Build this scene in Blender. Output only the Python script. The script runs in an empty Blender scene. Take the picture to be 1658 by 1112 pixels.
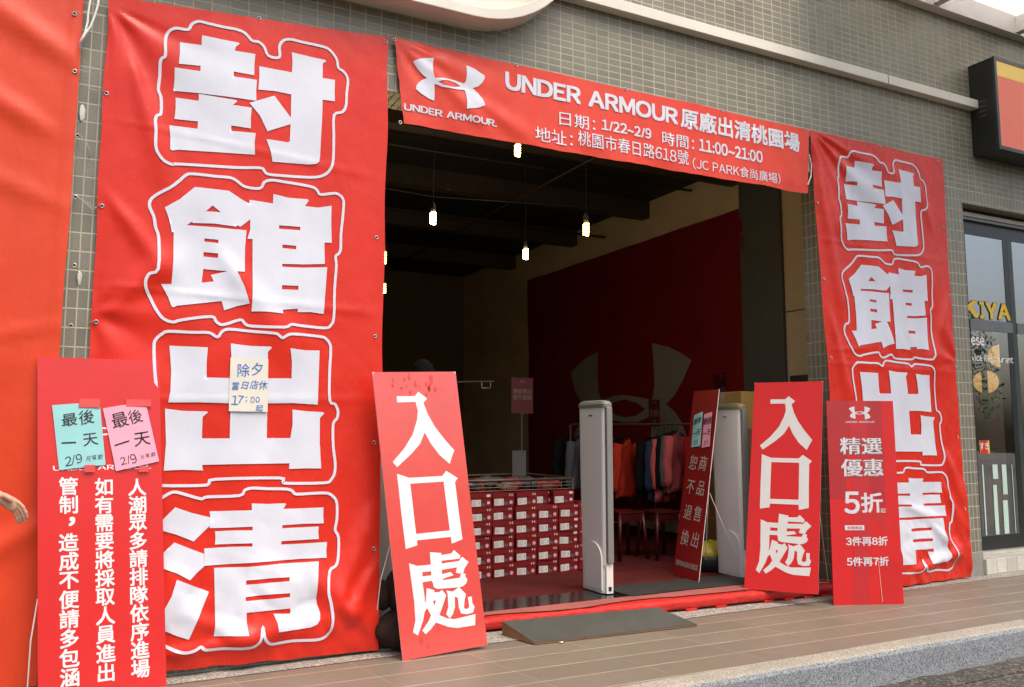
import bpy, bmesh, math, random
from mathutils import Vector, Matrix, noise
random.seed(7)
SC = bpy.context.scene
COL = SC.collection
R = math.radians
# ---------------------------------------------------------------- camera
cam_d = bpy.data.cameras.new("camera"); cam = bpy.data.objects.new("camera", cam_d); COL.objects.link(cam)
cam.location = (0, -5.01, 1.33); cam.rotation_euler = (R(95.98), 0, R(-27.0))
cam_d.sensor_width = 36; cam_d.lens = 36*1345/1658; cam_d.clip_start = .05; cam_d.clip_end = 600
SC.camera = cam
# ---------------------------------------------------------------- world, sun, exposure
world = bpy.data.worlds.new("World"); SC.world = world; world.use_nodes = True
wn = world.node_tree.nodes; wl = world.node_tree.links
sky = wn.new('ShaderNodeTexSky'); sky.sky_type = 'NISHITA'; sky.sun_disc = False
SUN_EL, SUN_AZ = 62, 165
sky.sun_elevation = R(SUN_EL); sky.sun_rotation = R(SUN_AZ); sky.dust_density = 7.0; sky.air_density = 1.0; sky.ozone_density = 1.0
bg = wn.get('Background') or wn.new('ShaderNodeBackground')
wl.new(sky.outputs[0], bg.inputs[0]); bg.inputs[1].default_value = 0.15
sd = bpy.data.lights.new("sun", 'SUN'); sd.energy = 0.95; sd.angle = R(45); sd.color = (1, .95, .88)
sun = bpy.data.objects.new("sun", sd); COL.objects.link(sun)
az = R(SUN_AZ)
sun_dir = Vector((math.sin(az)*math.cos(R(SUN_EL)), math.cos(az)*math.cos(R(SUN_EL)), math.sin(R(SUN_EL))))
sun.rotation_euler = sun_dir.to_track_quat('Z', 'Y').to_euler()
SC.view_settings.view_transform = 'Standard'; SC.view_settings.look = 'None'
SC.view_settings.exposure = 0.60; SC.view_settings.gamma = 1
SC.render.engine = 'CYCLES'
SC.cycles.use_denoising = True
SC.cycles.max_bounces = 8; SC.cycles.sample_clamp_indirect = 6; SC.cycles.caustics_reflective = False; SC.cycles.caustics_refractive = False

# ---------------------------------------------------------------- measuring: a photo pixel to a point on the plane y = Y or z = Z
_F, _C = 1345., Vector((0, -5.01, 1.33))
_ya, _t = R(27), R(5.98)
_fw = Vector((math.sin(_ya)*math.cos(_t), math.cos(_ya)*math.cos(_t), math.sin(_t)))
_rt = Vector((math.cos(_ya), -math.sin(_ya), 0)); _up = _rt.cross(_fw)
def _ray(px, py): return _fw + _rt*((px-829)/_F) - _up*((py-556)/_F)
def at(px, py, y): d = _ray(px, py); return _C + d*((y-_C.y)/d.y)
def atz(px, py, z): d = _ray(px, py); return _C + d*((z-_C.z)/d.z)
def atx(px, py, x): d = _ray(px, py); return _C + d*((x-_C.x)/d.x)

# ---------------------------------------------------------------- materials
def new_mat(name):
    m = bpy.data.materials.new(name); m.use_nodes = True
    nt = m.node_tree; b = nt.nodes['Principled BSDF']
    return m, nt, b
def N(nt, t, **kw):
    n = nt.nodes.new(t)
    for k, v in kw.items(): setattr(n, k, v)
    return n
def sock(nt, inp, v):
    if isinstance(v, bpy.types.NodeSocket): nt.links.new(v, inp)
    else: inp.default_value = v
def M(nt, op, a, b=0.0, c=0.0, clamp=False):
    n = N(nt, 'ShaderNodeMath', operation=op, use_clamp=clamp)
    sock(nt, n.inputs[0], a); sock(nt, n.inputs[1], b); sock(nt, n.inputs[2], c)
    return n.outputs[0]
def mixc(nt, f, a, b):
    n = N(nt, 'ShaderNodeMix', data_type='RGBA')
    sock(nt, n.inputs[0], f); sock(nt, n.inputs[6], a); sock(nt, n.inputs[7], b)
    return n.outputs[2]
def rgba(c): return (c[0], c[1], c[2], 1)
def noise_tex(nt, scale, detail=4, rough=.55, vec=None):
    n = N(nt, 'ShaderNodeTexNoise'); n.inputs['Scale'].default_value = scale; n.inputs['Detail'].default_value = detail
    n.inputs['Roughness'].default_value = rough
    if vec is None: vec = N(nt, 'ShaderNodeTexCoord').outputs['Object']
    nt.links.new(vec, n.inputs['Vector'])
    return n.outputs['Fac']
def bump(nt, b, h, strength, dist=.01):
    n = N(nt, 'ShaderNodeBump'); n.inputs['Strength'].default_value = strength; n.inputs['Distance'].default_value = dist
    nt.links.new(h, n.inputs['Height']); nt.links.new(n.outputs[0], b.inputs['Normal'])
    return n
def ramp(nt, f, a, b):
    n = N(nt, 'ShaderNodeMapRange'); n.inputs[1].default_value = a; n.inputs[2].default_value = b; n.clamp = True
    nt.links.new(f, n.inputs[0]); return n.outputs[0]
_mats = {}
def mat(name, col, rough=.5, spec=.5, metal=0, var=.12, vscale=6, bs=0, bscale=60, bd=.003, coat=0, world_space=False, dirt=0, glow=0):
    if name in _mats: return _mats[name]
    m, nt, b = new_mat(name)
    vec = N(nt, 'ShaderNodeNewGeometry').outputs['Position'] if world_space else None
    f = noise_tex(nt, vscale, 5, .6, vec)
    lo = rgba([c*(1-var) for c in col]); hi = rgba([min(1, c*(1+var)) for c in col])
    c = mixc(nt, ramp(nt, f, .3, .7), lo, hi)
    if dirt:
        g = noise_tex(nt, vscale*2.7, 8, .7, vec)
        c = mixc(nt, M(nt, 'MULTIPLY', ramp(nt, g, .55, .75), dirt), c, rgba([x*.45+.02 for x in col]))
    nt.links.new(c, b.inputs['Base Color'])
    b.inputs['Metallic'].default_value = metal; b.inputs['Specular IOR Level'].default_value = spec
    rr = noise_tex(nt, vscale*3, 4, .6, vec)
    nt.links.new(M(nt, 'ADD', M(nt, 'MULTIPLY', rr, rough*.35), rough*.82), b.inputs['Roughness'])
    if glow: nt.links.new(c, b.inputs['Emission Color']); b.inputs['Emission Strength'].default_value = glow
    if coat: b.inputs['Coat Weight'].default_value = coat; b.inputs['Coat Roughness'].default_value = .15
    if bs: bump(nt, b, noise_tex(nt, bscale, 6, .65, vec), bs, bd)
    _mats[name] = m; return m
def emit(name, col, s):
    if name in _mats: return _mats[name]
    m, nt, b = new_mat(name)
    b.inputs['Base Color'].default_value = rgba(col); b.inputs['Emission Color'].default_value = rgba(col); b.inputs['Emission Strength'].default_value = s
    _mats[name] = m; return m
def tile_mat(name, px, pz, ox, oz, tile, grout, gw):
    """wall tiles laid in a straight grid, by world position (x or y across, z up)"""
    m, nt, b = new_mat(name)
    geo = N(nt, 'ShaderNodeNewGeometry'); sx = N(nt, 'ShaderNodeSeparateXYZ'); nt.links.new(geo.outputs['Position'], sx.inputs[0])
    sn = N(nt, 'ShaderNodeSeparateXYZ'); nt.links.new(geo.outputs['True Normal'], sn.inputs[0])
    side = M(nt, 'GREATER_THAN', M(nt, 'ABSOLUTE', sn.outputs[0]), .5)
    flat = M(nt, 'GREATER_THAN', M(nt, 'ABSOLUTE', sn.outputs[2]), .5)
    h = M(nt, 'ADD', M(nt, 'MULTIPLY', sx.outputs[0], M(nt, 'SUBTRACT', 1, side)), M(nt, 'MULTIPLY', sx.outputs[1], side))
    v = M(nt, 'ADD', M(nt, 'MULTIPLY', sx.outputs[2], M(nt, 'SUBTRACT', 1, flat)), M(nt, 'MULTIPLY', sx.outputs[1], flat))
    u_ = M(nt, 'DIVIDE', M(nt, 'SUBTRACT', h, ox), px); v_ = M(nt, 'DIVIDE', M(nt, 'SUBTRACT', v, oz), pz)
    def line(c, p):
        d = M(nt, 'ABSOLUTE', M(nt, 'SUBTRACT', M(nt, 'FRACT', M(nt, 'ADD', c, .5)), .5))
        return ramp(nt, M(nt, 'MULTIPLY', d, p), gw*.35, gw*.62)
    tmask = M(nt, 'MINIMUM', line(u_, px), line(v_, pz))
    cmb = N(nt, 'ShaderNodeCombineXYZ'); nt.links.new(M(nt, 'FLOOR', u_), cmb.inputs[0]); nt.links.new(M(nt, 'FLOOR', v_), cmb.inputs[1])
    wn_ = N(nt, 'ShaderNodeTexWhiteNoise', noise_dimensions='2D'); nt.links.new(cmb.outputs[0], wn_.inputs['Vector'])
    stain = noise_tex(nt, 1.3, 6, .65, geo.outputs['Position'])
    c1 = mixc(nt, wn_.outputs[0], rgba([x*.80 for x in tile]), rgba([x*1.18 for x in tile]))
    c1 = mixc(nt, ramp(nt, noise_tex(nt, 90, 3, .6, geo.outputs['Position']), .35, .7), c1, rgba([x*.8 for x in tile]))
    mpv = N(nt, 'ShaderNodeMapping'); mpv.inputs['Scale'].default_value = (5, 5, .35); nt.links.new(geo.outputs['Position'], mpv.inputs[0])
    streak = ramp(nt, noise_tex(nt, 1.0, 6, .65, mpv.outputs[0]), .48, .72)
    c1 = mixc(nt, M(nt, 'MULTIPLY', streak, .38), c1, rgba([x*.5 for x in tile]))
    c2 = mixc(nt, ramp(nt, stain, .35, .7), rgba(grout), rgba([x*.72 for x in grout]))
    c2 = mixc(nt, M(nt, 'MULTIPLY', streak, .5), c2, rgba([x*.5 for x in grout]))
    nt.links.new(mixc(nt, tmask, c2, c1), b.inputs['Base Color'])
    nt.links.new(M(nt, 'SUBTRACT', .8, M(nt, 'MULTIPLY', tmask, .42)), b.inputs['Roughness'])
    hgt = M(nt, 'ADD', tmask, M(nt, 'MULTIPLY', noise_tex(nt, 45, 3, .5, geo.outputs['Position']), .25))
    bump(nt, b, hgt, .5, .004)
    _mats[name] = m; return m
def paving_mat():
    m, nt, b = new_mat('paving')
    geo = N(nt, 'ShaderNodeNewGeometry'); s = N(nt, 'ShaderNodeSeparateXYZ'); nt.links.new(geo.outputs['Position'], s.inputs[0])
    y2 = M(nt, 'ADD', s.outputs[1], M(nt, 'MULTIPLY', s.outputs[0], .022))
    x2 = M(nt, 'ADD', s.outputs[0], M(nt, 'MULTIPLY', s.outputs[1], .178))
    v_ = M(nt, 'DIVIDE', M(nt, 'ADD', y2, .484), .2305); u_ = M(nt, 'DIVIDE', M(nt, 'SUBTRACT', x2, 2.05), .665)
    wob = M(nt, 'MULTIPLY', M(nt, 'SUBTRACT', noise_tex(nt, 1.7, 3, .5, geo.outputs['Position']), .5), .02)
    dv = M(nt, 'ABSOLUTE', M(nt, 'SUBTRACT', M(nt, 'FRACT', M(nt, 'ADD', M(nt, 'ADD', v_, wob), .5)), .5))
    du = M(nt, 'ABSOLUTE', M(nt, 'SUBTRACT', M(nt, 'FRACT', M(nt, 'ADD', u_, .5)), .5))
    lv = ramp(nt, M(nt, 'MULTIPLY', dv, .2305), .0048, .0017); lu = ramp(nt, M(nt, 'MULTIPLY', du, .665), .0048, .0017)
    cm = N(nt, 'ShaderNodeCombineXYZ'); nt.links.new(M(nt, 'FLOOR', u_), cm.inputs[0]); nt.links.new(M(nt, 'FLOOR', v_), cm.inputs[1])
    w = N(nt, 'ShaderNodeTexWhiteNoise', noise_dimensions='2D'); nt.links.new(cm.outputs[0], w.inputs['Vector'])
    base = mixc(nt, w.outputs[0], (.180, .150, .113, 1), (.210, .175, .132, 1))
    n1 = noise_tex(nt, 2.2, 8, .65, geo.outputs['Position']); n2 = noise_tex(nt, 26, 8, .75, geo.outputs['Position'])
    base = mixc(nt, M(nt, 'MULTIPLY', ramp(nt, n1, .4, .72), .45), base, (.17, .135, .095, 1))
    base = mixc(nt, M(nt, 'MULTIPLY', ramp(nt, n2, .62, .74), .55), base, (.09, .07, .055, 1))
    brk = ramp(nt, noise_tex(nt, 3.1, 5, .7, geo.outputs['Position']), .3, .62)
    g = M(nt, 'MULTIPLY', M(nt, 'MAXIMUM', lv, M(nt, 'MULTIPLY', lu, .28)), M(nt, 'ADD', .25, M(nt, 'MULTIPLY', brk, .75)))
    base = mixc(nt, g, base, (.56, .49, .38, 1))
    nt.links.new(base, b.inputs['Base Color'])
    nt.links.new(M(nt, 'ADD', .34, M(nt, 'MULTIPLY', n1, .3)), b.inputs['Roughness'])
    hh = M(nt, 'SUBTRACT', M(nt, 'MULTIPLY', n2, .35), M(nt, 'MAXIMUM', lv, lu))
    bump(nt, b, hh, .35, .004)
    _mats['paving'] = m; return m
def speckle_mat(name, a, b_, c, scale, rough=.85, bs=.6):
    m, nt, b = new_mat(name)
    pos = N(nt, 'ShaderNodeNewGeometry').outputs['Position']
    v = N(nt, 'ShaderNodeTexVoronoi'); v.inputs['Scale'].default_value = scale; nt.links.new(pos, v.inputs['Vector'])
    s = N(nt, 'ShaderNodeSeparateColor'); nt.links.new(v.outputs['Color'], s.inputs[0])
    col = mixc(nt, ramp(nt, s.outputs[0], .25, .75), rgba(a), rgba(b_))
    col = mixc(nt, M(nt, 'GREATER_THAN', s.outputs[1], .8), col, rgba(c))
    st = noise_tex(nt, 1.6, 7, .7, pos)
    col = mixc(nt, M(nt, 'MULTIPLY', ramp(nt, st, .45, .75), .5), col, rgba([x*.45 for x in a]))
    nt.links.new(col, b.inputs['Base Color']); b.inputs['Roughness'].default_value = rough
    bump(nt, b, s.outputs[2], bs, .004)
    _mats[name] = m; return m
def vinyl_mat(name, col, rough=.27, spec=.34, bs=.5):
    m, nt, b = new_mat(name)
    pos = N(nt, 'ShaderNodeNewGeometry').outputs['Position']
    mp = N(nt, 'ShaderNodeMapping'); mp.inputs['Scale'].default_value = (1, 1, .55); mp.inputs['Rotation'].default_value = (0, R(25), 0)
    nt.links.new(pos, mp.inputs[0])
    n1 = noise_tex(nt, 3.0, 6, .6, mp.outputs[0]); n2 = noise_tex(nt, 14, 5, .6, mp.outputs[0])
    c = mixc(nt, ramp(nt, n1, .3, .7), rgba([x*.93 for x in col]), rgba([min(1, x*1.07) for x in col]))
    nt.links.new(c, b.inputs['Base Color']); b.inputs['Specular IOR Level'].default_value = spec
    nt.links.new(M(nt, 'ADD', rough-.06, M(nt, 'MULTIPLY', n2, .14)), b.inputs['Roughness'])
    wv = N(nt, 'ShaderNodeTexWave', wave_type='BANDS', bands_direction='X'); wv.inputs['Scale'].default_value = 160; nt.links.new(pos, wv.inputs[0])
    wz = N(nt, 'ShaderNodeTexWave', wave_type='BANDS', bands_direction='Z'); wz.inputs['Scale'].default_value = 160; nt.links.new(pos, wz.inputs[0])
    wrp = N(nt, 'ShaderNodeVectorMath', operation='ADD'); nt.links.new(pos, wrp.inputs[0])
    nv = N(nt, 'ShaderNodeTexNoise'); nv.inputs['Scale'].default_value = 2.5; nt.links.new(pos, nv.inputs['Vector'])
    sc_ = N(nt, 'ShaderNodeVectorMath', operation='SCALE'); sc_.inputs['Scale'].default_value = .5; nt.links.new(nv.outputs['Color'], sc_.inputs[0]); nt.links.new(sc_.outputs[0], wrp.inputs[1])
    v1 = N(nt, 'ShaderNodeTexVoronoi'); v1.inputs['Scale'].default_value = 2.4; nt.links.new(wrp.outputs[0], v1.inputs['Vector'])
    v2 = N(nt, 'ShaderNodeTexVoronoi'); v2.inputs['Scale'].default_value = 6.5; nt.links.new(wrp.outputs[0], v2.inputs['Vector'])
    cz = M(nt, 'ADD', M(nt, 'MULTIPLY', v1.outputs['Distance'], 1.25), M(nt, 'MULTIPLY', M(nt, 'MULTIPLY', v2.outputs['Distance'], ramp(nt, n1, .4, .65)), .45))
    h = M(nt, 'ADD', cz, M(nt, 'ADD', M(nt, 'MULTIPLY', n1, 2.0), M(nt, 'MULTIPLY', n2, .35)), M(nt, 'MULTIPLY', M(nt, 'ADD', wv.outputs[1], wz.outputs[1]), .02))
    bump(nt, b, h, bs, .006)
    _mats[name] = m; return m

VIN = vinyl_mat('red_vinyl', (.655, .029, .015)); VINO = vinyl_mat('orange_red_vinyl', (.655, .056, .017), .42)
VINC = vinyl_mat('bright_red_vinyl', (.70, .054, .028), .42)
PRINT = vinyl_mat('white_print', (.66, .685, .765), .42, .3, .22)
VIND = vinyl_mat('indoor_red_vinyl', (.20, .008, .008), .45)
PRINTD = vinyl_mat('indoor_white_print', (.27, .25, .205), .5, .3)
TILE = tile_mat('wall_tile', .10449, .0517, 2.743, 4.017, (.222, .213, .158), (.52, .488, .365), .0085)
TILEV = tile_mat('soldier_tile', .0522, .1040, 2.690, 3.650, (.222, .213, .163), (.51, .48, .37), .0080)
PAVE = paving_mat()
KERB = speckle_mat('washed_granite', (.36, .39, .42), (.20, .215, .23), (.07, .075, .08), 210, .85, .8)
KERBT = speckle_mat('worn_granite_top', (.38, .35, .28), (.24, .22, .17), (.48, .46, .40), 210)
GRAV = speckle_mat('washed_gravel', (.36, .33, .28), (.20, .18, .15), (.50, .48, .44), 110)
ASPH = speckle_mat('asphalt', (.075, .066, .055), (.035, .032, .028), (.16, .14, .12), 70, .9, .8)
WPAINT = mat('white_painted_metal', (.70, .68, .60), .45, var=.05, vscale=3, bs=.05, bscale=20, dirt=.25)
WPAINT2 = mat('cream_painted_plaster', (.74, .71, .62), .6, var=.06, vscale=2, bs=.1, bscale=25, dirt=.3)
BLACKM = mat('black_metal', (.018, .020, .018), .35, var=.2)
GREENM = mat('dark_green_aluminium', (.035, .048, .043), .38, var=.1)
REDB = mat('red_board_print', (.60, .014, .012), .40, .35, var=.04, vscale=4, bs=.05, bscale=70)
REDG = mat('red_glare_board_print', (.70, .070, .058), .20, .9, var=.06, vscale=5, bs=.04, bscale=50, coat=1.0)  # sky glare on the left board mixed into a paler red
REDD = mat('dark_red_print', (.40, .011, .014), .4, var=.05)
REDM = mat('mid_red_print', (.48, .014, .017), .4, var=.05)
REDP = mat('promo_red_print', (.58, .015, .015), .42, .35, var=.05)
WPR = mat('white_board_print', (.80, .81, .82), .4, var=.03)
FOAM = mat('foam_board_core', (.75, .66, .60), .7, var=.08, vscale=20)
GREYW = mat('grey_lettering', (.62, .62, .64), .5, var=.08, vscale=30)
TEAL = mat('teal_paper', (.30, .62, .62), .8, var=.04, bs=.1, bscale=12)
PINK = mat('pink_paper', (.85, .38, .50), .8, var=.04, bs=.1, bscale=12)
CREAM = mat('cream_paper', (.74, .72, .62), .8, var=.04, bs=.15, bscale=10)
INKB = mat('blue_marker', (.05, .18, .55), .6, var=.2, vscale=40)
INKK = mat('black_ink', (.02, .025, .03), .6, var=.2, vscale=40)
TAPE = mat('clear_tape', (.68, .08, .075), .25, var=.08)
STEEL = mat('galvanised_steel', (.55, .55, .53), .35, metal=.9, var=.15, vscale=20)
WIREW = mat('white_coated_wire', (.72, .70, .66), .45, var=.06)
CABLE = mat('white_cable', (.80, .80, .76), .45, var=.05)

# ---------------------------------------------------------------- mesh helpers
class MB:
    def __init__(s): s.v = []; s.f = []; s.m = []
    def add(s, vs, fs, mi=0):
        o = len(s.v); s.v += [tuple(v) for v in vs]; s.f += [tuple(i+o for i in f) for f in fs]; s.m += [mi]*len(fs); return s
    def box(s, x0, x1, y0, y1, z0, z1, mi=0, mat4=None):
        vs = [Vector(p) for p in ((x0,y0,z0),(x1,y0,z0),(x1,y1,z0),(x0,y1,z0),(x0,y0,z1),(x1,y0,z1),(x1,y1,z1),(x0,y1,z1))]
        if mat4 is not None: vs = [mat4 @ v for v in vs]
        return s.add(vs, [(3,2,1,0),(4,5,6,7),(0,1,5,4),(1,2,6,5),(2,3,7,6),(3,0,4,7)], mi)
    def tube(s, pts, r, n=8, mi=0, closed=False, caps=True):
        pts = [Vector(p) for p in pts]; rs = r if isinstance(r, (list, tuple)) else [r]*len(pts)
        vs = []; fs = []; k = len(pts); prev = None
        for i, p in enumerate(pts):
            if closed: t = pts[(i+1) % k]-pts[i-1]
            else: t = pts[min(i+1, k-1)]-pts[max(i-1, 0)]
            if t.length < 1e-9: t = Vector((0, 0, 1))
            t.normalize()
            if prev is None: a = t.orthogonal().normalized()
            else:
                a = prev - t*prev.dot(t)
                a = a.normalized() if a.length > 1e-6 else t.orthogonal().normalized()
            prev = a; b = t.cross(a)
            for j in range(n):
                an = 2*math.pi*j/n; vs.append(p+(a*math.cos(an)+b*math.sin(an))*rs[i])
        for i in range(k if closed else k-1):
            for j in range(n):
                i2 = (i+1) % k; fs.append((i*n+j, i*n+(j+1) % n, i2*n+(j+1) % n, i2*n+j))
        if not closed and caps: fs.append(tuple(range(n-1, -1, -1))); fs.append(tuple((k-1)*n+j for j in range(n)))
        return s.add(vs, fs, mi)
    def loft(s, rings, mi=0, caps=True):
        n = len(rings[0]); vs = [p for r_ in rings for p in r_]; fs = []
        for i in range(len(rings)-1):
            for j in range(n): fs.append((i*n+j, i*n+(j+1) % n, (i+1)*n+(j+1) % n, (i+1)*n+j))
        if caps: fs.append(tuple(range(n-1, -1, -1))); fs.append(tuple((len(rings)-1)*n+j for j in range(n)))
        return s.add(vs, fs, mi)
    def lathe(s, prof, n=20, c=(0,0,0), mi=0, axis='z'):
        rings = []
        for r_, h in prof:
            ring = []
            for j in range(n):
                a = 2*math.pi*j/n
                p = (r_*math.cos(a), r_*math.sin(a), h) if axis == 'z' else ((r_*math.cos(a), -h, r_*math.sin(a)))
                ring.append((p[0]+c[0], p[1]+c[1], p[2]+c[2]))
            rings.append(ring)
        return s.loft(rings, mi)
    def grid(s, nx, ny, fn, mi=0):
        vs = [fn(i/nx, j/ny) for j in range(ny+1) for i in range(nx+1)]
        fs = [(j*(nx+1)+i, j*(nx+1)+i+1, (j+1)*(nx+1)+i+1, (j+1)*(nx+1)+i) for j in range(ny) for i in range(nx)]
        return s.add(vs, fs, mi)
    def build(s, name, mats, parent=None, smooth=False, bevel=0, origin=None, loc=None):
        if not isinstance(mats, (list, tuple)): mats = [mats]
        me = bpy.data.meshes.new(name)
        vs = s.v
        if origin is not None: vs = [(v[0]-origin[0], v[1]-origin[1], v[2]-origin[2]) for v in vs]
        me.from_pydata(vs, [], s.f)
        for m in mats: me.materials.append(m)
        me.polygons.foreach_set('material_index', s.m)
        if smooth: me.polygons.foreach_set('use_smooth', [True]*len(me.polygons))
        me.update()
        if bevel:
            bm = bmesh.new(); bm.from_mesh(me)
            bmesh.ops.remove_doubles(bm, verts=bm.verts, dist=1e-5)
            es = [e for e in bm.edges if len(e.link_faces) == 2 and e.calc_face_angle(0) > .6]
            bmesh.ops.bevel(bm, geom=es, offset=bevel, segments=2, affect='EDGES', profile=.6)
            bm.to_mesh(me); bm.free()
        o = bpy.data.objects.new(name, me); COL.objects.link(o)
        if origin is not None: o.location = origin
        if loc is not None: o.location = loc
        if parent is not None: o.parent = parent
        return o
def fix_normals(o):
    bm = bmesh.new(); bm.from_mesh(o.data); bmesh.ops.recalc_face_normals(bm, faces=bm.faces); bm.to_mesh(o.data); bm.free(); return o
def tag(o, label=None, cat=None, group=None, kind=None):
    if label: o['label'] = label
    if cat: o['category'] = cat
    if group: o['group'] = group
    if kind: o['kind'] = kind
    return o
def thing(name, loc, label, cat, group=None, rz=0):
    o = bpy.data.objects.new(name, None); COL.objects.link(o); o.location = loc; o.rotation_euler = (0, 0, rz)
    o.empty_display_size = .1
    return tag(o, label, cat, group)
def copy_tree(o, loc=None, label=None, parent=None):
    c = o.copy(); COL.objects.link(c)
    if parent is not None: c.parent = parent
    if loc is not None: c.location = loc
    if label: c['label'] = label
    for ch in list(o.children): copy_tree(ch, parent=c)
    return c
def cut(vs, fs, step, ox=0, oy=0):
    """slice a flat 2-D mesh along a square grid so that it can follow folds"""
    bm = bmesh.new(); bv = [bm.verts.new((p[0], p[1], p[2] if len(p) > 2 else 0)) for p in vs]
    for f in fs:
        try: bm.faces.new([bv[i] for i in f])
        except ValueError: pass
    xs = [p[0] for p in vs]; ys = [p[1] for p in vs]
    for lo, hi, no in ((min(xs), max(xs), (1, 0, 0)), (min(ys), max(ys), (0, 1, 0))):
        k = math.ceil(lo/step)
        while k*step < hi:
            bmesh.ops.bisect_plane(bm, geom=bm.verts[:]+bm.edges[:]+bm.faces[:], plane_co=Vector(no)*(k*step), plane_no=no); k += 1
    bm.verts.index_update()
    out = ([(v.co.x, v.co.y, v.co.z) for v in bm.verts], [tuple(v.index for v in f.verts) for f in bm.faces])
    bm.free(); return out
def fill(outer, holes=(), step=0):
    cu = bpy.data.curves.new('outline', 'CURVE'); cu.dimensions = '2D'; cu.fill_mode = 'FRONT'
    for pl in [outer]+list(holes):
        sp = cu.splines.new('POLY'); sp.points.add(len(pl)-1); sp.use_cyclic_u = True
        for p, q in zip(sp.points, pl): p.co = (q[0], q[1], 0, 1)
    return _curve_flat(cu, step)
def _curve_flat(cu, step):
    o = bpy.data.objects.new('outline', cu); COL.objects.link(o)
    me = bpy.data.meshes.new_from_object(o.evaluated_get(bpy.context.evaluated_depsgraph_get()))
    vs = [(v.co.x, v.co.y) for v in me.vertices]; fs = []
    for p in me.polygons:
        f = list(p.vertices)
        a = sum(vs[f[i]][0]*vs[f[(i+1) % len(f)]][1]-vs[f[(i+1) % len(f)]][0]*vs[f[i]][1] for i in range(len(f)))
        fs.append(tuple(f) if a > 0 else tuple(reversed(f)))
    bpy.data.meshes.remove(me); bpy.data.objects.remove(o); bpy.data.curves.remove(cu)
    return cut(vs, fs, step) if step else (vs, fs)
_tc = {}; _gc = {}
def merge(fls):
    V, F = [], []
    for vs, fs in fls:
        o = len(V); V += [tuple(v) if len(v) > 2 else (v[0], v[1], 0) for v in vs]; F += [tuple(i+o for i in f) for f in fs]
    return V, F
def lay(v): return v[2]*.00016 if len(v) > 2 else 0.0
def text(s, bold=0.0, step=0, res=3, shear=0):
    k = (s, bold, res, shear)
    if k not in _tc:
        pen = 0.0; parts = []; plain = not any(ord(c) > 0x2000 for c in s)
        for ch in s:
            o_ = ord(ch)
            if ch == ' ': pen += .30; continue
            wide = 33 <= o_ <= 126 and ch not in '/~:.'
            key = (chr(o_+0xFEE0) if wide else ch, res, shear)
            if key not in _gc:
                cu = bpy.data.curves.new('text', 'FONT'); cu.body = key[0]; cu.resolution_u = res; cu.shear = shear; _gc[key] = _curve_flat(cu, 0)
            fl = _gc[key]
            if not fl[0]: pen += 1; continue
            x0 = min(v[0] for v in fl[0]); x1 = max(v[0] for v in fl[0])
            if wide or ch in '/~:.': parts.append(([(v[0]-x0+pen+.045, v[1]) for v in fl[0]], fl[1])); pen += x1-x0+.09
            else: parts.append(([(v[0]+pen, v[1]) for v in fl[0]], fl[1])); pen += 1.0
        fl = merge(parts)
        if bold > .001:                       # heavier lettering: the same strokes struck again a little to each side
            d = bold*.72; strikes = []
            for i, (dx, dy) in enumerate(((0, 0), (-d, -d), (d, -d), (d, d), (-d, d))): strikes.append(([(v[0]+dx, v[1]+dy, i) for v in fl[0]], fl[1]))
            fl = merge(strikes)
        _tc[k] = fl
    return _tc[k]
def fit(flat, x0, x1, y0, y1, step=0):
    vs, fs = flat
    if not vs: return flat
    a = min(v[0] for v in vs); b = max(v[0] for v in vs); c = min(v[1] for v in vs); d = max(v[1] for v in vs)
    vs = [(x0+(v[0]-a)/(b-a+1e-9)*(x1-x0), y0+(v[1]-c)/(d-c+1e-9)*(y1-y0), v[2] if len(v) > 2 else 0) for v in vs]
    return cut(vs, fs, step) if step else (vs, fs)
def glyph(s, cx, cy, size, bold=.02, rot=0, wide=1.0, step=0, shear=0):
    """text centred on its own ink at (cx, cy); size is the em height"""
    vs, fs = text(s, bold, shear=shear)
    if not vs: return ([], [])
    mx = (min(v[0] for v in vs)+max(v[0] for v in vs))/2; my = (min(v[1] for v in vs)+max(v[1] for v in vs))/2
    ca, sa = math.cos(rot), math.sin(rot)
    o = []
    for v in vs:
        a = (v[0]-mx)*size*wide; b = (v[1]-my)*size
        o.append((cx+a*ca-b*sa, cy+a*sa+b*ca, v[2] if len(v) > 2 else 0))
    return cut(o, fs, step) if step else (o, fs)
def ribbon(pts, w, closed=True, sub=3):
    n = len(pts); P = []
    for i in range(n if closed else n-1):
        p0, p1, p2, p3 = [Vector(pts[(i+k) % n] if closed else pts[min(max(i+k, 0), n-1)]) for k in (-1, 0, 1, 2)]
        for k in range(sub):
            t = k/sub
            P.append(.5*((2*p1)+(p2-p0)*t+(2*p0-5*p1+4*p2-p3)*t*t+(3*p1-p0-3*p2+p3)*t**3))
    if not closed: P.append(Vector(pts[-1]))
    vs = []; m = len(P)
    for i in range(m):
        a = P[i-1] if (closed or i) else P[i]; b = P[(i+1) % m] if (closed or i < m-1) else P[i]
        t = (b-a).normalized(); nn = Vector((-t.y, t.x))
        vs += [tuple(P[i]+nn*w/2), tuple(P[i]-nn*w/2)]
    fs = []
    for i in range(m if closed else m-1):
        j = (i+1) % m; fs.append((2*i+1, 2*j+1, 2*j, 2*i))
    out = []
    for f in fs:
        a = sum(vs[f[i]][0]*vs[f[(i+1) % 4]][1]-vs[f[(i+1) % 4]][0]*vs[f[i]][1] for i in range(4))
        out.append(f if a > 0 else tuple(reversed(f)))
    return vs, out
def rect(x0, x1, y0, y1): return ([(x0, y0), (x1, y0), (x1, y1), (x0, y1)], [(0, 1, 2, 3)])
def logo(cx, cy, w, step=0):
    o, h = LOGO
    return fill([(cx+x*w, cy+y*w) for x, y in o], [[(cx+x*w, cy+y*w) for x, y in h]], step)
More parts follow.
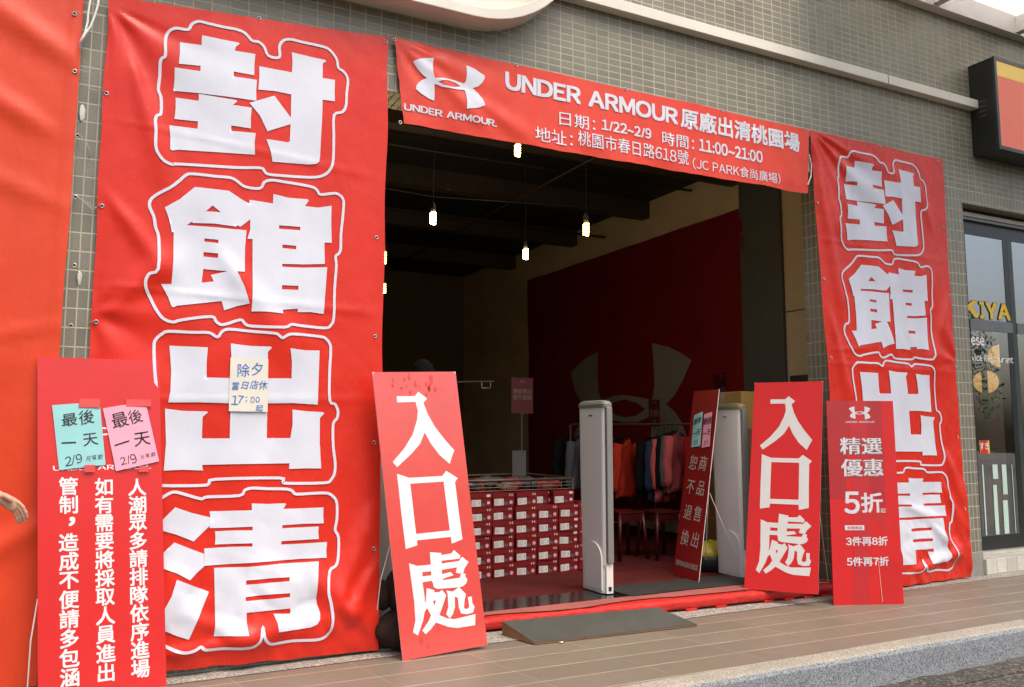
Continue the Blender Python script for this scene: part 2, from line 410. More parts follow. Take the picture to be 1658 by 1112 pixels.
def poly_rect(*pts): return ([tuple(p) for p in pts], [tuple(range(len(pts)))])
# ---------------------------------------------------------------- lettering outlines, in metres on the facade or on their board
BANNER_GLYPHS=[[[[0.492,3.626],[0.597,3.625],[0.697,3.626],[0.704,3.618],[0.682,3.595],[0.678,3.571],[0.796,3.575],[0.792,3.509],[0.793,3.441],[0.675,3.441],[0.676,3.41],[0.81,3.416],[0.807,3.351],[0.81,3.286],[0.65,3.281],[0.487,3.274],[0.352,3.266],[0.355,3.333],[0.353,3.402],[0.491,3.405],[0.491,3.438],[0.374,3.428],[0.377,3.493],[0.375,3.562],[0.493,3.567]],[]],[[[0.488,3.27],[0.593,3.269],[0.695,3.269],[0.701,3.261],[0.678,3.236],[0.785,3.239],[0.782,3.176],[0.785,3.113],[0.673,3.112],[0.674,3.08],[0.814,3.09],[0.809,3.025],[0.814,2.959],[0.621,2.942],[0.393,2.923],[0.378,2.919],[0.359,2.912],[0.348,2.919],[0.347,2.985],[0.338,3.059],[0.489,3.063],[0.49,3.107],[0.364,3.1],[0.368,3.163],[0.365,3.228],[0.489,3.229]],[]],[[[1.011,3.635],[1.108,3.634],[1.221,3.635],[1.227,3.627],[1.206,3.608],[1.207,3.514],[1.286,3.518],[1.285,3.447],[1.288,3.379],[1.21,3.374],[1.21,3.246],[1.206,3.125],[1.204,3.006],[1.199,2.977],[1.179,2.958],[1.135,2.949],[1.021,2.939],[0.917,2.931],[0.904,2.995],[0.877,3.064],[1.001,3.065],[1.016,3.074],[1.017,3.181],[0.881,3.112],[0.835,3.199],[0.771,3.266],[0.915,3.339],[1.018,3.222],[1.016,3.368],[0.919,3.369],[0.819,3.357],[0.823,3.43],[0.821,3.504],[1.016,3.508],[1.018,3.58]],[]],[[[0.488,2.718],[0.675,2.721],[0.749,2.679],[0.792,2.66],[0.793,2.683],[0.928,2.678],[0.929,2.736],[1.016,2.725],[1.136,2.733],[1.143,2.725],[1.121,2.688],[1.201,2.69],[1.285,2.712],[1.285,2.598],[1.291,2.479],[1.245,2.476],[1.251,2.343],[1.122,2.327],[0.993,2.318],[0.994,2.3],[1.105,2.305],[1.266,2.324],[1.259,2.19],[1.25,2.034],[1.168,2.039],[1.09,2.033],[1.091,2.053],[1.002,2.042],[1.005,2.019],[0.91,2.023],[0.822,2.018],[0.825,2.156],[0.817,2.449],[0.788,2.448],[0.802,2.503],[0.8,2.566],[0.746,2.515],[0.726,2.525],[0.724,2.514],[0.602,2.517],[0.484,2.508],[0.482,2.516],[0.453,2.492],[0.602,2.496],[0.781,2.498],[0.776,2.392],[0.778,2.249],[0.735,2.248],[0.778,2.161],[0.81,2.064],[0.738,2.044],[0.672,2.016],[0.657,2.069],[0.54,2.048],[0.419,2.026],[0.4,2.015],[0.391,2.022],[0.372,2.072],[0.332,2.142],[0.386,2.147],[0.39,2.287],[0.386,2.444],[0.376,2.442],[0.362,2.508],[0.334,2.58],[0.41,2.636]],[[[0.588,2.622],[0.635,2.588],[0.552,2.583]],[[0.551,2.425],[0.627,2.425],[0.627,2.404],[0.551,2.407]],[[0.549,2.346],[0.628,2.344],[0.628,2.318],[0.549,2.32]],[[0.551,2.248],[0.683,2.245],[0.593,2.217],[0.61,2.18],[0.545,2.168]],[[0.968,2.55],[1.095,2.556],[1.095,2.534],[0.969,2.529]],[[0.992,2.436],[1.073,2.436],[1.073,2.414],[0.991,2.414]],[[0.995,2.189],[1.092,2.193],[1.092,2.168],[0.995,2.164]]]],[[[0.39,1.8],[0.591,1.799],[0.588,1.716],[0.59,1.628],[0.72,1.628],[0.722,1.729],[0.714,1.827],[0.82,1.817],[0.939,1.819],[0.944,1.81],[0.923,1.786],[0.93,1.633],[1.066,1.637],[1.065,1.734],[1.052,1.814],[1.138,1.807],[1.231,1.81],[1.23,1.644],[1.228,1.484],[1.078,1.491],[0.93,1.487],[0.934,1.286],[1.069,1.286],[1.08,1.367],[1.077,1.453],[1.164,1.444],[1.264,1.44],[1.268,1.431],[1.243,1.404],[1.245,1.256],[1.257,1.105],[1.164,1.108],[1.066,1.106],[1.068,1.139],[0.762,1.14],[0.585,1.139],[0.589,1.108],[0.486,1.114],[0.387,1.112],[0.393,1.262],[0.38,1.45],[0.474,1.439],[0.6,1.437],[0.604,1.43],[0.578,1.406],[0.578,1.286],[0.727,1.286],[0.725,1.484],[0.555,1.487],[0.395,1.484],[0.404,1.548],[0.404,1.661]],[]],[[[0.453,0.912],[0.541,0.877],[0.638,0.848],[0.638,0.805],[0.593,0.76],[0.555,0.722],[0.468,0.763],[0.376,0.795],[0.369,0.823]],[]],[[[0.456,0.723],[0.533,0.687],[0.611,0.653],[0.615,0.587],[0.577,0.554],[0.543,0.516],[0.476,0.558],[0.388,0.596],[0.382,0.648],[0.418,0.686]],[]],[[[0.475,0.526],[0.556,0.487],[0.643,0.447],[0.593,0.319],[0.547,0.204],[0.489,0.226],[0.416,0.262],[0.39,0.276],[0.416,0.368],[0.451,0.436]],[]],[[[0.633,0.882],[0.861,0.878],[0.86,0.917],[0.946,0.91],[1.048,0.91],[1.055,0.904],[1.039,0.878],[1.153,0.877],[1.276,0.876],[1.275,0.832],[1.279,0.783],[1.155,0.787],[1.035,0.785],[1.035,0.768],[1.138,0.768],[1.249,0.766],[1.247,0.733],[1.251,0.694],[1.132,0.695],[1.033,0.695],[1.031,0.676],[1.167,0.674],[1.3,0.674],[1.296,0.63],[1.298,0.583],[1.161,0.588],[1.023,0.588],[0.831,0.586],[0.702,0.588],[0.615,0.588],[0.614,0.632],[0.611,0.682],[0.747,0.681],[0.869,0.676],[0.869,0.694],[0.762,0.697],[0.667,0.699],[0.669,0.736],[0.665,0.771],[0.768,0.77],[0.868,0.766],[0.868,0.786],[0.751,0.787],[0.635,0.79],[0.64,0.836]],[]],[[[0.666,0.573],[0.84,0.565],[1.023,0.57],[1.144,0.568],[1.251,0.567],[1.244,0.469],[1.238,0.358],[1.244,0.324],[1.263,0.271],[1.261,0.237],[1.244,0.213],[1.205,0.2],[1.128,0.198],[1.024,0.195],[1.016,0.244],[0.993,0.298],[1.082,0.288],[1.091,0.296],[1.086,0.317],[0.955,0.317],[0.844,0.318],[0.847,0.261],[0.855,0.2],[0.763,0.205],[0.676,0.205],[0.681,0.286],[0.673,0.449]],[[[0.84,0.491],[0.967,0.494],[1.079,0.493],[1.08,0.471],[0.967,0.47],[0.84,0.468]],[[0.838,0.402],[0.969,0.406],[1.084,0.403],[1.084,0.382],[0.97,0.38],[0.839,0.381]]]]]
BANNER_OUTLINES=[[[0.416,3.645],[0.435,3.682],[0.473,3.707],[0.529,3.705],[0.611,3.704],[0.685,3.706],[0.735,3.692],[0.774,3.655],[0.812,3.655],[0.847,3.63],[0.872,3.582],[0.938,3.587],[0.936,3.654],[0.957,3.696],[0.996,3.715],[1.07,3.716],[1.196,3.718],[1.251,3.704],[1.294,3.656],[1.306,3.602],[1.341,3.585],[1.369,3.539],[1.363,3.452],[1.36,3.367],[1.338,3.32],[1.285,3.289],[1.286,3.166],[1.287,3.009],[1.271,2.942],[1.225,2.894],[1.137,2.87],[0.913,2.851],[0.874,2.866],[0.848,2.884],[0.704,2.865],[0.401,2.84],[0.366,2.831],[0.32,2.845],[0.284,2.886],[0.271,2.93],[0.27,3.006],[0.264,3.072],[0.272,3.103],[0.292,3.122],[0.289,3.213],[0.273,3.261],[0.277,3.339],[0.276,3.416],[0.284,3.444],[0.301,3.463],[0.298,3.542],[0.302,3.586],[0.32,3.62],[0.354,3.641]],[[0.47,2.793],[0.592,2.796],[0.68,2.8],[0.721,2.784],[0.765,2.758],[0.85,2.76],[0.874,2.801],[0.92,2.819],[0.996,2.818],[1.153,2.815],[1.194,2.795],[1.214,2.773],[1.297,2.793],[1.333,2.786],[1.36,2.753],[1.357,2.652],[1.348,2.541],[1.348,2.45],[1.337,2.417],[1.317,2.395],[1.323,2.339],[1.315,2.195],[1.314,2.016],[1.298,1.971],[1.263,1.949],[1.114,1.953],[1.054,1.957],[1.013,1.937],[0.83,1.933],[0.789,1.945],[0.762,1.967],[0.67,1.933],[0.63,1.949],[0.603,1.976],[0.445,1.947],[0.404,1.933],[0.354,1.948],[0.315,1.995],[0.283,2.057],[0.257,2.112],[0.253,2.156],[0.27,2.194],[0.313,2.224],[0.31,2.399],[0.292,2.459],[0.279,2.523],[0.255,2.578],[0.263,2.621],[0.303,2.659],[0.362,2.701],[0.406,2.745],[0.435,2.778]],[[0.641,1.86],[0.665,1.893],[0.704,1.909],[0.817,1.903],[0.949,1.898],[0.978,1.891],[1.004,1.873],[1.033,1.891],[1.075,1.9],[1.231,1.895],[1.271,1.882],[1.296,1.848],[1.3,1.795],[1.296,1.69],[1.3,1.512],[1.333,1.489],[1.352,1.446],[1.347,1.403],[1.324,1.368],[1.327,1.238],[1.341,1.135],[1.338,1.075],[1.317,1.037],[1.278,1.02],[1.057,1.024],[1.032,1.036],[1.009,1.056],[0.656,1.058],[0.626,1.037],[0.588,1.026],[0.371,1.032],[0.342,1.047],[0.326,1.075],[0.322,1.137],[0.326,1.262],[0.315,1.419],[0.323,1.491],[0.331,1.562],[0.32,1.658],[0.311,1.794],[0.32,1.834],[0.349,1.864],[0.382,1.88],[0.503,1.88],[0.595,1.883]],[[0.587,0.952],[0.617,0.962],[0.79,0.963],[0.818,0.992],[0.859,1.003],[0.952,0.996],[1.054,0.991],[1.089,0.978],[1.111,0.96],[1.213,0.961],[1.293,0.959],[1.33,0.94],[1.356,0.899],[1.358,0.802],[1.348,0.741],[1.37,0.696],[1.367,0.582],[1.352,0.535],[1.315,0.507],[1.306,0.396],[1.321,0.325],[1.332,0.238],[1.325,0.179],[1.295,0.14],[1.233,0.125],[1.104,0.135],[1.003,0.13],[0.964,0.146],[0.941,0.186],[0.933,0.236],[0.926,0.188],[0.911,0.152],[0.862,0.131],[0.733,0.137],[0.639,0.14],[0.611,0.161],[0.576,0.145],[0.531,0.139],[0.485,0.152],[0.431,0.179],[0.392,0.205],[0.369,0.239],[0.373,0.317],[0.396,0.393],[0.404,0.472],[0.376,0.522],[0.352,0.563],[0.346,0.619],[0.355,0.674],[0.336,0.763],[0.33,0.819],[0.342,0.89],[0.368,0.949],[0.406,0.98],[0.444,0.995],[0.491,0.983]]]
B3_MAP=[[1.0718,-0.0127],[-0.0311,1.0227],[5.5058,-0.0074]]
ENTRANCE_GLYPHS=[[[[0.1386,1.5412],[0.257,1.5396],[0.2841,1.567],[0.3376,1.5228],[0.3102,1.4963],[0.3306,1.4259],[0.3674,1.3496],[0.4196,1.2727],[0.4827,1.1949],[0.4636,1.1606],[0.4411,1.1118],[0.3787,1.1701],[0.327,1.247],[0.2966,1.3148],[0.2585,1.2471],[0.1949,1.1887],[0.0931,1.113],[0.0685,1.1462],[0.1507,1.2222],[0.2161,1.3058],[0.2536,1.3905],[0.2669,1.4458],[0.2582,1.5032],[0.1368,1.5035]],[]],[[[0.0875,1.0745],[0.1635,1.0454],[0.3803,1.0422],[0.4116,1.0721],[0.4836,1.0223],[0.4627,0.9988],[0.4647,0.8085],[0.4688,0.6478],[0.3939,0.6298],[0.3922,0.6704],[0.1698,0.6725],[0.1678,0.6431],[0.0922,0.6287],[0.0886,0.829]],[[[0.1656,1.0097],[0.3856,1.0072],[0.3903,0.7094],[0.1679,0.7104]]]],[[[0.1025,0.545],[0.1566,0.5222],[0.1809,0.4806],[0.1751,0.424],[0.1782,0.3422],[0.1737,0.2695],[0.1532,0.2073],[0.1102,0.1262],[0.0818,0.1488],[0.105,0.2137],[0.1098,0.3178]],[]],[[[0.2434,0.595],[0.3171,0.5814],[0.3139,0.5692],[0.3827,0.5717],[0.4027,0.5902],[0.4411,0.5524],[0.4351,0.5343],[0.3143,0.5358],[0.3038,0.4354],[0.3101,0.4206],[0.2367,0.4176],[0.2361,0.4587],[0.2401,0.516]],[]],[[[0.1473,0.5238],[0.3057,0.5191],[0.4286,0.5213],[0.4515,0.5447],[0.4925,0.5071],[0.4579,0.4721],[0.4491,0.4476],[0.4176,0.4473],[0.3983,0.4551],[0.4096,0.4851],[0.3067,0.4816],[0.1736,0.4838]],[]],[[[0.1673,0.4591],[0.314,0.4576],[0.3641,0.4627],[0.3819,0.4425],[0.311,0.4288],[0.1704,0.4245]],[]],[[[0.2384,0.4338],[0.3101,0.4206],[0.422,0.4216],[0.4328,0.4475],[0.4626,0.4403],[0.4585,0.4212],[0.4711,0.4056],[0.4583,0.3815],[0.4323,0.3675],[0.3939,0.3666],[0.2662,0.3748],[0.2434,0.3881]],[]],[[[0.1973,0.389],[0.2463,0.3696],[0.2404,0.3596],[0.2738,0.3542],[0.2946,0.3659],[0.3185,0.3318],[0.2961,0.2872],[0.26,0.2218],[0.3063,0.1968],[0.3544,0.1846],[0.4971,0.1936],[0.4869,0.1291],[0.3686,0.1304],[0.3107,0.1451],[0.2641,0.1679],[0.2318,0.1829],[0.1947,0.149],[0.1591,0.1257],[0.1399,0.1502],[0.1851,0.1949],[0.2058,0.2288],[0.1855,0.2737],[0.1674,0.2541],[0.1651,0.2787],[0.1833,0.3172]],[[[0.2286,0.3101],[0.2478,0.3095],[0.2353,0.2823]]]],[[[0.3214,0.3588],[0.3616,0.346],[0.4091,0.3675],[0.4494,0.3192],[0.4358,0.2872],[0.4254,0.2381],[0.445,0.2314],[0.4614,0.242],[0.4597,0.3012],[0.4862,0.2998],[0.4844,0.2645],[0.4969,0.2376],[0.483,0.2055],[0.4366,0.2014],[0.4024,0.2117],[0.3915,0.2506],[0.3923,0.3049],[0.3734,0.3154],[0.3668,0.2537],[0.3477,0.2146],[0.3257,0.1942],[0.3038,0.2202],[0.3227,0.2592],[0.3285,0.3331]],[]]]
LOGO=[[[-0.5,0.196],[-0.4369,0.2323],[-0.3413,0.2686],[-0.2247,0.2973],[-0.2323,0.2036],[-0.2323,0.0985],[-0.2094,0.0354],[-0.1023,0.0526],[-0.0029,0.066],[0.0985,0.0641],[0.2036,0.0449],[0.2266,0.0851],[0.2342,0.1826],[0.2304,0.2954],[0.3528,0.2706],[0.4981,0.2113],[0.4924,0.1673],[0.456,0.1004],[0.4044,0.0468],[0.3222,0.0048],[0.4044,-0.0468],[0.4675,-0.1138],[0.5,-0.196],[0.4159,-0.24],[0.3337,-0.2686],[0.2304,-0.2973],[0.2342,-0.196],[0.2266,-0.1004],[0.2055,-0.0392],[0.0985,-0.0564],[-0.001,-0.066],[-0.1023,-0.066],[-0.2055,-0.0392],[-0.2094,-0.0774],[-0.2017,-0.152],[-0.2036,-0.2572],[-0.2954,-0.2419],[-0.3929,-0.2075],[-0.4598,-0.1597],[-0.4522,-0.1157],[-0.4235,-0.0679],[-0.3757,-0.0201],[-0.3145,0.0105],[-0.3776,0.0507],[-0.4369,0.1099]],[[-0.1616,-0.0067],[-0.1023,0.022],[-0.0029,0.0449],[0.087,0.0335],[0.1539,0.0029],[0.0774,-0.0296],[-0.0029,-0.043],[-0.0927,-0.0354]]]
CENTRE_TEXT=[["UNDER ARMOUR", [2.476, 3.975, 3.686, 3.816], 0.045], ["原廠出清桃園場", [3.997, 5.269, 3.669, 3.835], 0.034], ["日期：", [2.913, 3.213, 3.505, 3.609], 0.006], ["1/22~2/9", [3.269, 3.716, 3.528, 3.609], 0.034], ["時間：", [3.819, 4.129, 3.506, 3.613], 0.006], ["11:00~21:00", [4.175, 4.84, 3.511, 3.611], 0.034], ["地址：", [2.713, 3.018, 3.359, 3.465], 0.006], ["桃園市春日路618號", [3.062, 4.073, 3.378, 3.492], 0.006], ["（JC PARK食尚廣場）", [4.112, 5.026, 3.357, 3.449], 0.004], ["UNDER ARMOUR.", [1.741, 2.413, 3.402, 3.45], 0.04]]
# ================================================================ ground
def structure(o, kind='structure'): o['kind'] = kind; return o
g = MB(); g.box(-40, 60, -60, -1.405, -.30, -.20)
def asph(u, v):
    x = -40+100*u; y = -60+58.6*v
    return (x, y, -.2)
g = MB().grid(2, 2, asph); structure(g.build('road', ASPH))
g = MB()
n_ = 90                                                       # ragged edge where the tarmac meets the kerb
vs = []
for i in range(n_+1):
    x = -6+20*i/n_
    e = -1.43-.02*noise.noise(Vector((x*3, 0, 0))); h = -.19+.02*(noise.noise(Vector((x*4, 5, 0)))+.4*noise.noise(Vector((x*17, 2, 0))))
    vs += [(x, e+.03, h), (x, -1.60, -.196)]
fs = [(2*i, 2*i+1, 2*i+3, 2*i+2) for i in range(n_)]
g.add(vs, fs); structure(g.build('road_edge', ASPH))
g = MB().box(-8, 16, -1.26, -.12, -.3, 0); structure(g.build('pavement', PAVE))
k = MB()
prof = [(-1.262, -.3), (-1.262, .003), (-1.372, .003), (-1.395, -.006), (-1.408, -.026), (-1.416, -.3)]
nk = 120
def kx(i): return -8+24*i/nk
vs = []
for i in range(nk+1):
    x = kx(i); w = .004*noise.noise(Vector((x*2.3, 1, 0)))
    for (y, z) in prof: vs.append((x, y+w*(1 if z > -.2 else .3), z+(w*.4 if z > -.02 else 0)))
m_ = len(prof)
top = [(i*m_+j, (i+1)*m_+j, (i+1)*m_+j+1, i*m_+j+1) for i in range(nk) for j in (0, 1, 2)]
side = [(i*m_+j, (i+1)*m_+j, (i+1)*m_+j+1, i*m_+j+1) for i in range(nk) for j in (3, 4)]
k.add(vs, top, 0); k.v_off = 0
k.m = [0]*len(top); k.f += side; k.m += [1]*len(side)
structure(fix_normals(k.build('kerb', [KERBT, KERB])))
g = MB()
vs = []
for i in range(121):
    x = -8+24*i/120
    vs += [(x, -.165+.012*noise.noise(Vector((x*2, 7, 0))) - .0*x, .004), (x, .3, .004)]
g.add(vs, [(2*i, 2*i+2, 2*i+3, 2*i+1) for i in range(120)]); structure(g.build('gravel_strip', GRAV))

# ================================================================ the shop building
bld = thing('shop_building', (0, 0, 0), 'shop building faced in small olive grey tiles, its wide doorway open to a dark hall', 'building')
T = MB()
ZS = 3.650
for (x0, x1, z0, z1) in ((-9, 1.62, ZS, 7.2), (1.62, 5.60, ZS, 7.2), (5.60, 14, ZS, 7.2)): T.box(x0, x1, 0, .28, z0, z1)
T.build('upper_wall', TILE, bld)
T = MB()
T.box(-9, 1.62, 0, .28, 0, ZS); T.box(1.62, 5.60, 0, .28, 3.53, ZS); T.box(5.60, 7.431, 0, .28, .21, ZS); T.box(7.431, 14, 0, .28, 3.52, ZS)
T.build('lower_wall', TILEV, bld)
CONC = mat('grey_plinth_render', (.26, .25, .22), .85, var=.2, vscale=9, bs=.3, bscale=40, dirt=.5, world_space=True)
MB().box(5.60, 7.436, -.006, .28, 0, .21).build('plinth', CONC, bld)
# pale ledge bar across the wall, in two lengths
L = MB(); L.box(2.3, 6.352, -.085, 0, 4.47, 4.555); L.build('ledge_bar', WPAINT2, bld, bevel=.004)
L = MB(); L.box(6.366, 7.68, -.085, 0, 4.47, 4.555); L.build('ledge_bar', WPAINT2, bld, bevel=.004)
# hall inside
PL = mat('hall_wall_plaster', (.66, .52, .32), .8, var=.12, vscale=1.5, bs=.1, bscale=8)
BEAMM = mat('dark_ceiling_paint', (.014, .011, .008), .7, var=.2)
HW = 6.4
h = MB(); h.box(HW, HW+.2, .28, 9.6, .0, 4.3); h.build('side_wall', PL, bld)
h = MB(); h.box(-1.0, HW, 9.6, 9.8, 0, 4.3); PLD = mat('shaded_hall_plaster', (.20, .155, .09), .85, var=.15, vscale=1.2); h.build('back_wall', PLD, bld)  # darker copy of the wall plaster: the hall's dimness put into its colour
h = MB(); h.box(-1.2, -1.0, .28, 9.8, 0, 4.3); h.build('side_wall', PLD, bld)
h = MB(); h.box(-1.2, HW+.2, .28, 9.8, 4.3, 4.5); h.build('ceiling', BEAMM, bld)
CARP = mat('red_carpet', (.085, .011, .010), .95, .2, var=.25, vscale=5, bs=.6, bscale=220, dirt=.3)
h = MB(); h.box(-1.0, HW, .58, 9.6, -.05, .098); h.build('hall_floor', CARP, bld)
PANG = mat('wall_joint_groove', (.10, .085, .06), .8)
for z in (1.31, 2.55): MB().box(HW-.004, HW, .28, 1.295, z-.006, z+.006).build('wall_joint', PANG, bld)
h = MB(); h.box(6.352, HW, 1.30, 1.90, .098, 4.3); h.build('column', mat('dark_column_paint', (.10, .10, .088), .55, var=.08), bld, bevel=.01)
h = MB(); h.box(4.25, 4.62, 9.1, 9.6, .098, 4.3); h.build('column', BEAMM, bld)
BM2 = mat('brown_ceiling_beam', (.05, .036, .024), .6, var=.2)
for y in (1.9, 3.6, 5.4, 7.4):
    b_ = MB(); b_.box(-1.0, HW, y, y+.16, 4.08, 4.298); b_.build('ceiling_beam', BM2, bld)
CDT = mat('ceiling_conduit_grey', (.05, .04, .03), .5, metal=.3)
for y, z in ((1.2, 4.02), (2.7, 4.20), (4.6, 4.03)): MB().tube([(-.9, y, z), (3.0, y+.05, z-.01), (6.35, y, z)], .016, 8).build('conduit', CDT, bld, smooth=True)
for x in (1.2, 4.4): MB().tube([(x, .5, 4.05), (x+.02, 9.0, 4.05)], .014, 8).build('conduit', CDT, bld, smooth=True)
FILL = mat('white_filler_residue', (.60, .58, .52), .9, bs=.5, bscale=60)
for px_, py_, sx_, sz_ in ((133, 183, .014, .05), (130, 56, .008, .035), (129, 450, .010, .045)):
    c = at(px_, py_, -.003); MB().grid(10, 8, lambda u, v: (c.x+sx_*math.cos(u*6.283)*math.sin(v*3.1416)*(1+.5*noise.noise(Vector((u*5, v*4, py_)))), -.001-.012*abs(math.sin(u*3.14159))*math.sin(v*3.1416), c.z+sz_*math.cos(v*3.1416))).build('filler_residue', FILL, bld, smooth=True)
# black threshold and rubber mat between the gates, and the grey jamb board
BLKG = mat('black_polished_threshold', (.012, .012, .011), .16, .6, var=.3, vscale=9, dirt=.2)
h = MB(); h.box(1.62, 5.6, .245, .58, -.02, .101); h.build('threshold', BLKG, bld)

# ---------------------------------------------------------------- restaurant window, part of the same building
FY = .15
wnd = MB()
fr = [(7.431, 7.72, .2, 3.52), (8.262, 8.345, .32, 3.27), (9.05, 9.13, .32, 3.27)]
BF = mat('black_window_frame', (.016, .019, .019), .3, var=.15)
win = MB()
win.box(7.431, 12, FY, FY+.10, 3.27, 3.405); win.box(7.431, 12, FY-.015, FY+.10, .195, .325)
win.box(7.431, 7.665, FY, FY+.10, .325, 3.27)
wo = win.build('window', BF, bld)
for (x0, x1) in ((8.262, 8.335), (8.895, 8.96)): MB().box(x0, x1, FY+.001, FY+.10, .326, 3.269).build('mullion', BF, wo)
MB().box(8.337, 8.412, FY+.0005, FY+.08, .327, 3.269).build('mullion', GREENM, wo)
GREYF = mat('grey_aluminium', (.16, .17, .18), .4, var=.1, metal=.3)
MB().box(7.666, 8.336, FY-.006, FY+.09, 2.313, 2.42).build('transom', GREYF, wo); MB().box(8.413, 12, FY-.006, FY+.09, 2.313, 2.42).build('transom', GREYF, wo)
hd = MB(); hd.box(7.431, 12, FY-.04, FY+.10, 3.406, 3.435); hd.build('head_trim', GREYF, wo)
MB().box(7.431, 12, FY-.055, FY+.10, 3.436, 3.475).build('head_trim', mat('beige_trim', (.40, .34, .28), .5), wo)
MB().box(7.431, 12, FY-.01, FY+.10, 3.476, 3.519).build('head_trim', BLACKM, wo)
gm, nt, b = new_mat('window_glass')
nt.nodes.remove(b)
tr = N(nt, 'ShaderNodeBsdfTransparent'); tr.inputs[0].default_value = (.88, .91, .89, 1)
gl = N(nt, 'ShaderNodeBsdfGlossy'); gl.inputs['Roughness'].default_value = .012; gl.inputs['Color'].default_value = (.86, .92, .96, 1)
nz = noise_tex(nt, 1.1, 2, .5); bp = N(nt, 'ShaderNodeBump'); bp.inputs['Strength'].default_value = .06; bp.inputs['Distance'].default_value = .05
nt.links.new(nz, bp.inputs['Height']); nt.links.new(bp.outputs[0], gl.inputs['Normal'])
fz = N(nt, 'ShaderNodeFresnel'); fz.inputs['IOR'].default_value = 1.9
mx = N(nt, 'ShaderNodeMixShader'); bk = N(nt, 'ShaderNodeNewGeometry').outputs['Backfacing']
nt.links.new(M(nt, 'MULTIPLY', M(nt, 'ADD', .34, fz.outputs[0], clamp=True), M(nt, 'SUBTRACT', 1, bk)), mx.inputs[0]); nt.links.new(tr.outputs[0], mx.inputs[1]); nt.links.new(gl.outputs[0], mx.inputs[2])
nt.links.new(mx.outputs[0], nt.nodes['Material Output'].inputs[0])
GLASS = gm
GY = FY+.004
YEL = mat('yellow_sign_paint', (.72, .47, .03), .5, var=.04); WLET = mat('window_white_lettering', (.80, .80, .76), .5); SHAD = mat('lettering_edge', (.20, .17, .10), .6)
FROST = mat('pale_green_frosting', (.50, .66, .57), .7, var=.06, vscale=3)
def wall_flat(mb, flat, y, mi=0): mb.add([(v[0], y-lay(v), v[1]) for v in flat[0]], flat[1], mi)
MB().box(7.666, 8.261, GY, GY+.008, 2.421, 3.269).build('pane', GLASS, wo)
p = MB(); p.box(7.666, 8.261, GY, GY+.008, .326, 2.312); low = p.build('pane', GLASS, wo)
MB().box(8.413, 8.894, GY, GY+.008, 2.421, 3.269).build('pane', GLASS, wo); MB().box(8.413, 8.894, GY, GY+.008, .326, 2.312).build('pane', GLASS, wo)
MB().box(8.961, 12, GY, GY+.008, 2.421, 3.269).build('pane', GLASS, wo); MB().box(8.961, 12, GY, GY+.008, .326, 2.312).build('pane', GLASS, wo)
def wbox(px0, py0, px1, py1):       # photo box to x0,x1,z0,z1 on the glass
    a = at(px0, py0, GY); c = at(px1, py1, GY); return a.x, c.x, c.z, a.z
lt = MB(); yg = GY-.004; GYo = GY; GY = FY-.004; yg = FY-.003
for ch, a0, a1 in (('K', 1559, 1584), ('I', 1586.5, 1593), ('Y', 1596, 1614), ('A', 1616, 1635)):
    c0 = at(a0, 500, GY); c1 = at(a1, 500, GY); zt = 2.565+.004*0; zb = 2.442
    zt = at((a0+a1)/2, 486+(a0-1560)*.10, GY).z; zb = at((a0+a1)/2, 513+(a0-1560)*.08, GY).z
    f = fit(text(ch, .05), c0.x, c1.x, zb, zt); wall_flat(lt, f, yg-.0012, 0)
    f = fit(text(ch, .06), c0.x-.008, c1.x+.009, zb-.010, zt+.006); wall_flat(lt, f, yg, 1)
lt.build('yellow_lettering', [YEL, SHAD], wo)
lt = MB()
a = at(1572, 543, GY); c = at(1594, 560, GY); wall_flat(lt, fit(text('ese', .03), a.x, c.x, c.z, a.z-.01), yg)
lt.build('white_lettering', WLET, wo); lt = MB()
a = at(1573, 572, GY); c = at(1641, 588, GY); wall_flat(lt, fit(text('vice Restaurant', .02), a.x, c.x, c.z, a.z-.005), yg)
lt.build('white_lettering', WLET, wo)
GY = GYo; yg = GY-.004
fr_ = MB()
for (a0, b0, a1, b1) in ((1589, 752, 1598, 870), (1606, 752, 1615.5, 775), (1607, 785, 1618, 868), (1621, 752, 1631, 800), (1623, 810, 1634, 866), (1637, 752, 1645, 866)):
    x0, x1, z0, z1 = wbox(a0, b0, a1, b1); fr_.box(x0, x1, yg-.001, yg+.001, max(z0, .33), z1)
fr_.build('frosted_stripe', FROST, wo)
st = MB(); x0, x1, z0, z1 = wbox(1585, 713, 1602, 734); st.box(x0, x1, yg-.002, yg, z0, z1, 0)
st.box(x0+.008, x1-.03, yg-.0035, yg-.002, z0, z1, 1); wall_flat(st, glyph('すき', (x0+x1)/2-.012, (z0+z1)/2+.01, .075, .02), yg-.005, 2)
st.build('sticker', [YEL, mat('sticker_red', (.55, .03, .02), .5), WLET], wo)
# white tiled step under the window
WT = tile_mat('white_step_tile', .150, .30, 7.44, .009, (.62, .60, .52), (.30, .28, .24), .007)
s_ = MB(); s_.box(7.437, 12, -.03, .148, 0, .147, 0); s_.build('step', WT, bld, bevel=.004)
s_ = MB(); s_.box(7.437, 12, .148, .28, .148, .194, 0); s_.build('sill', mat('pale_sill', (.52, .50, .44), .6, dirt=.3), bld)
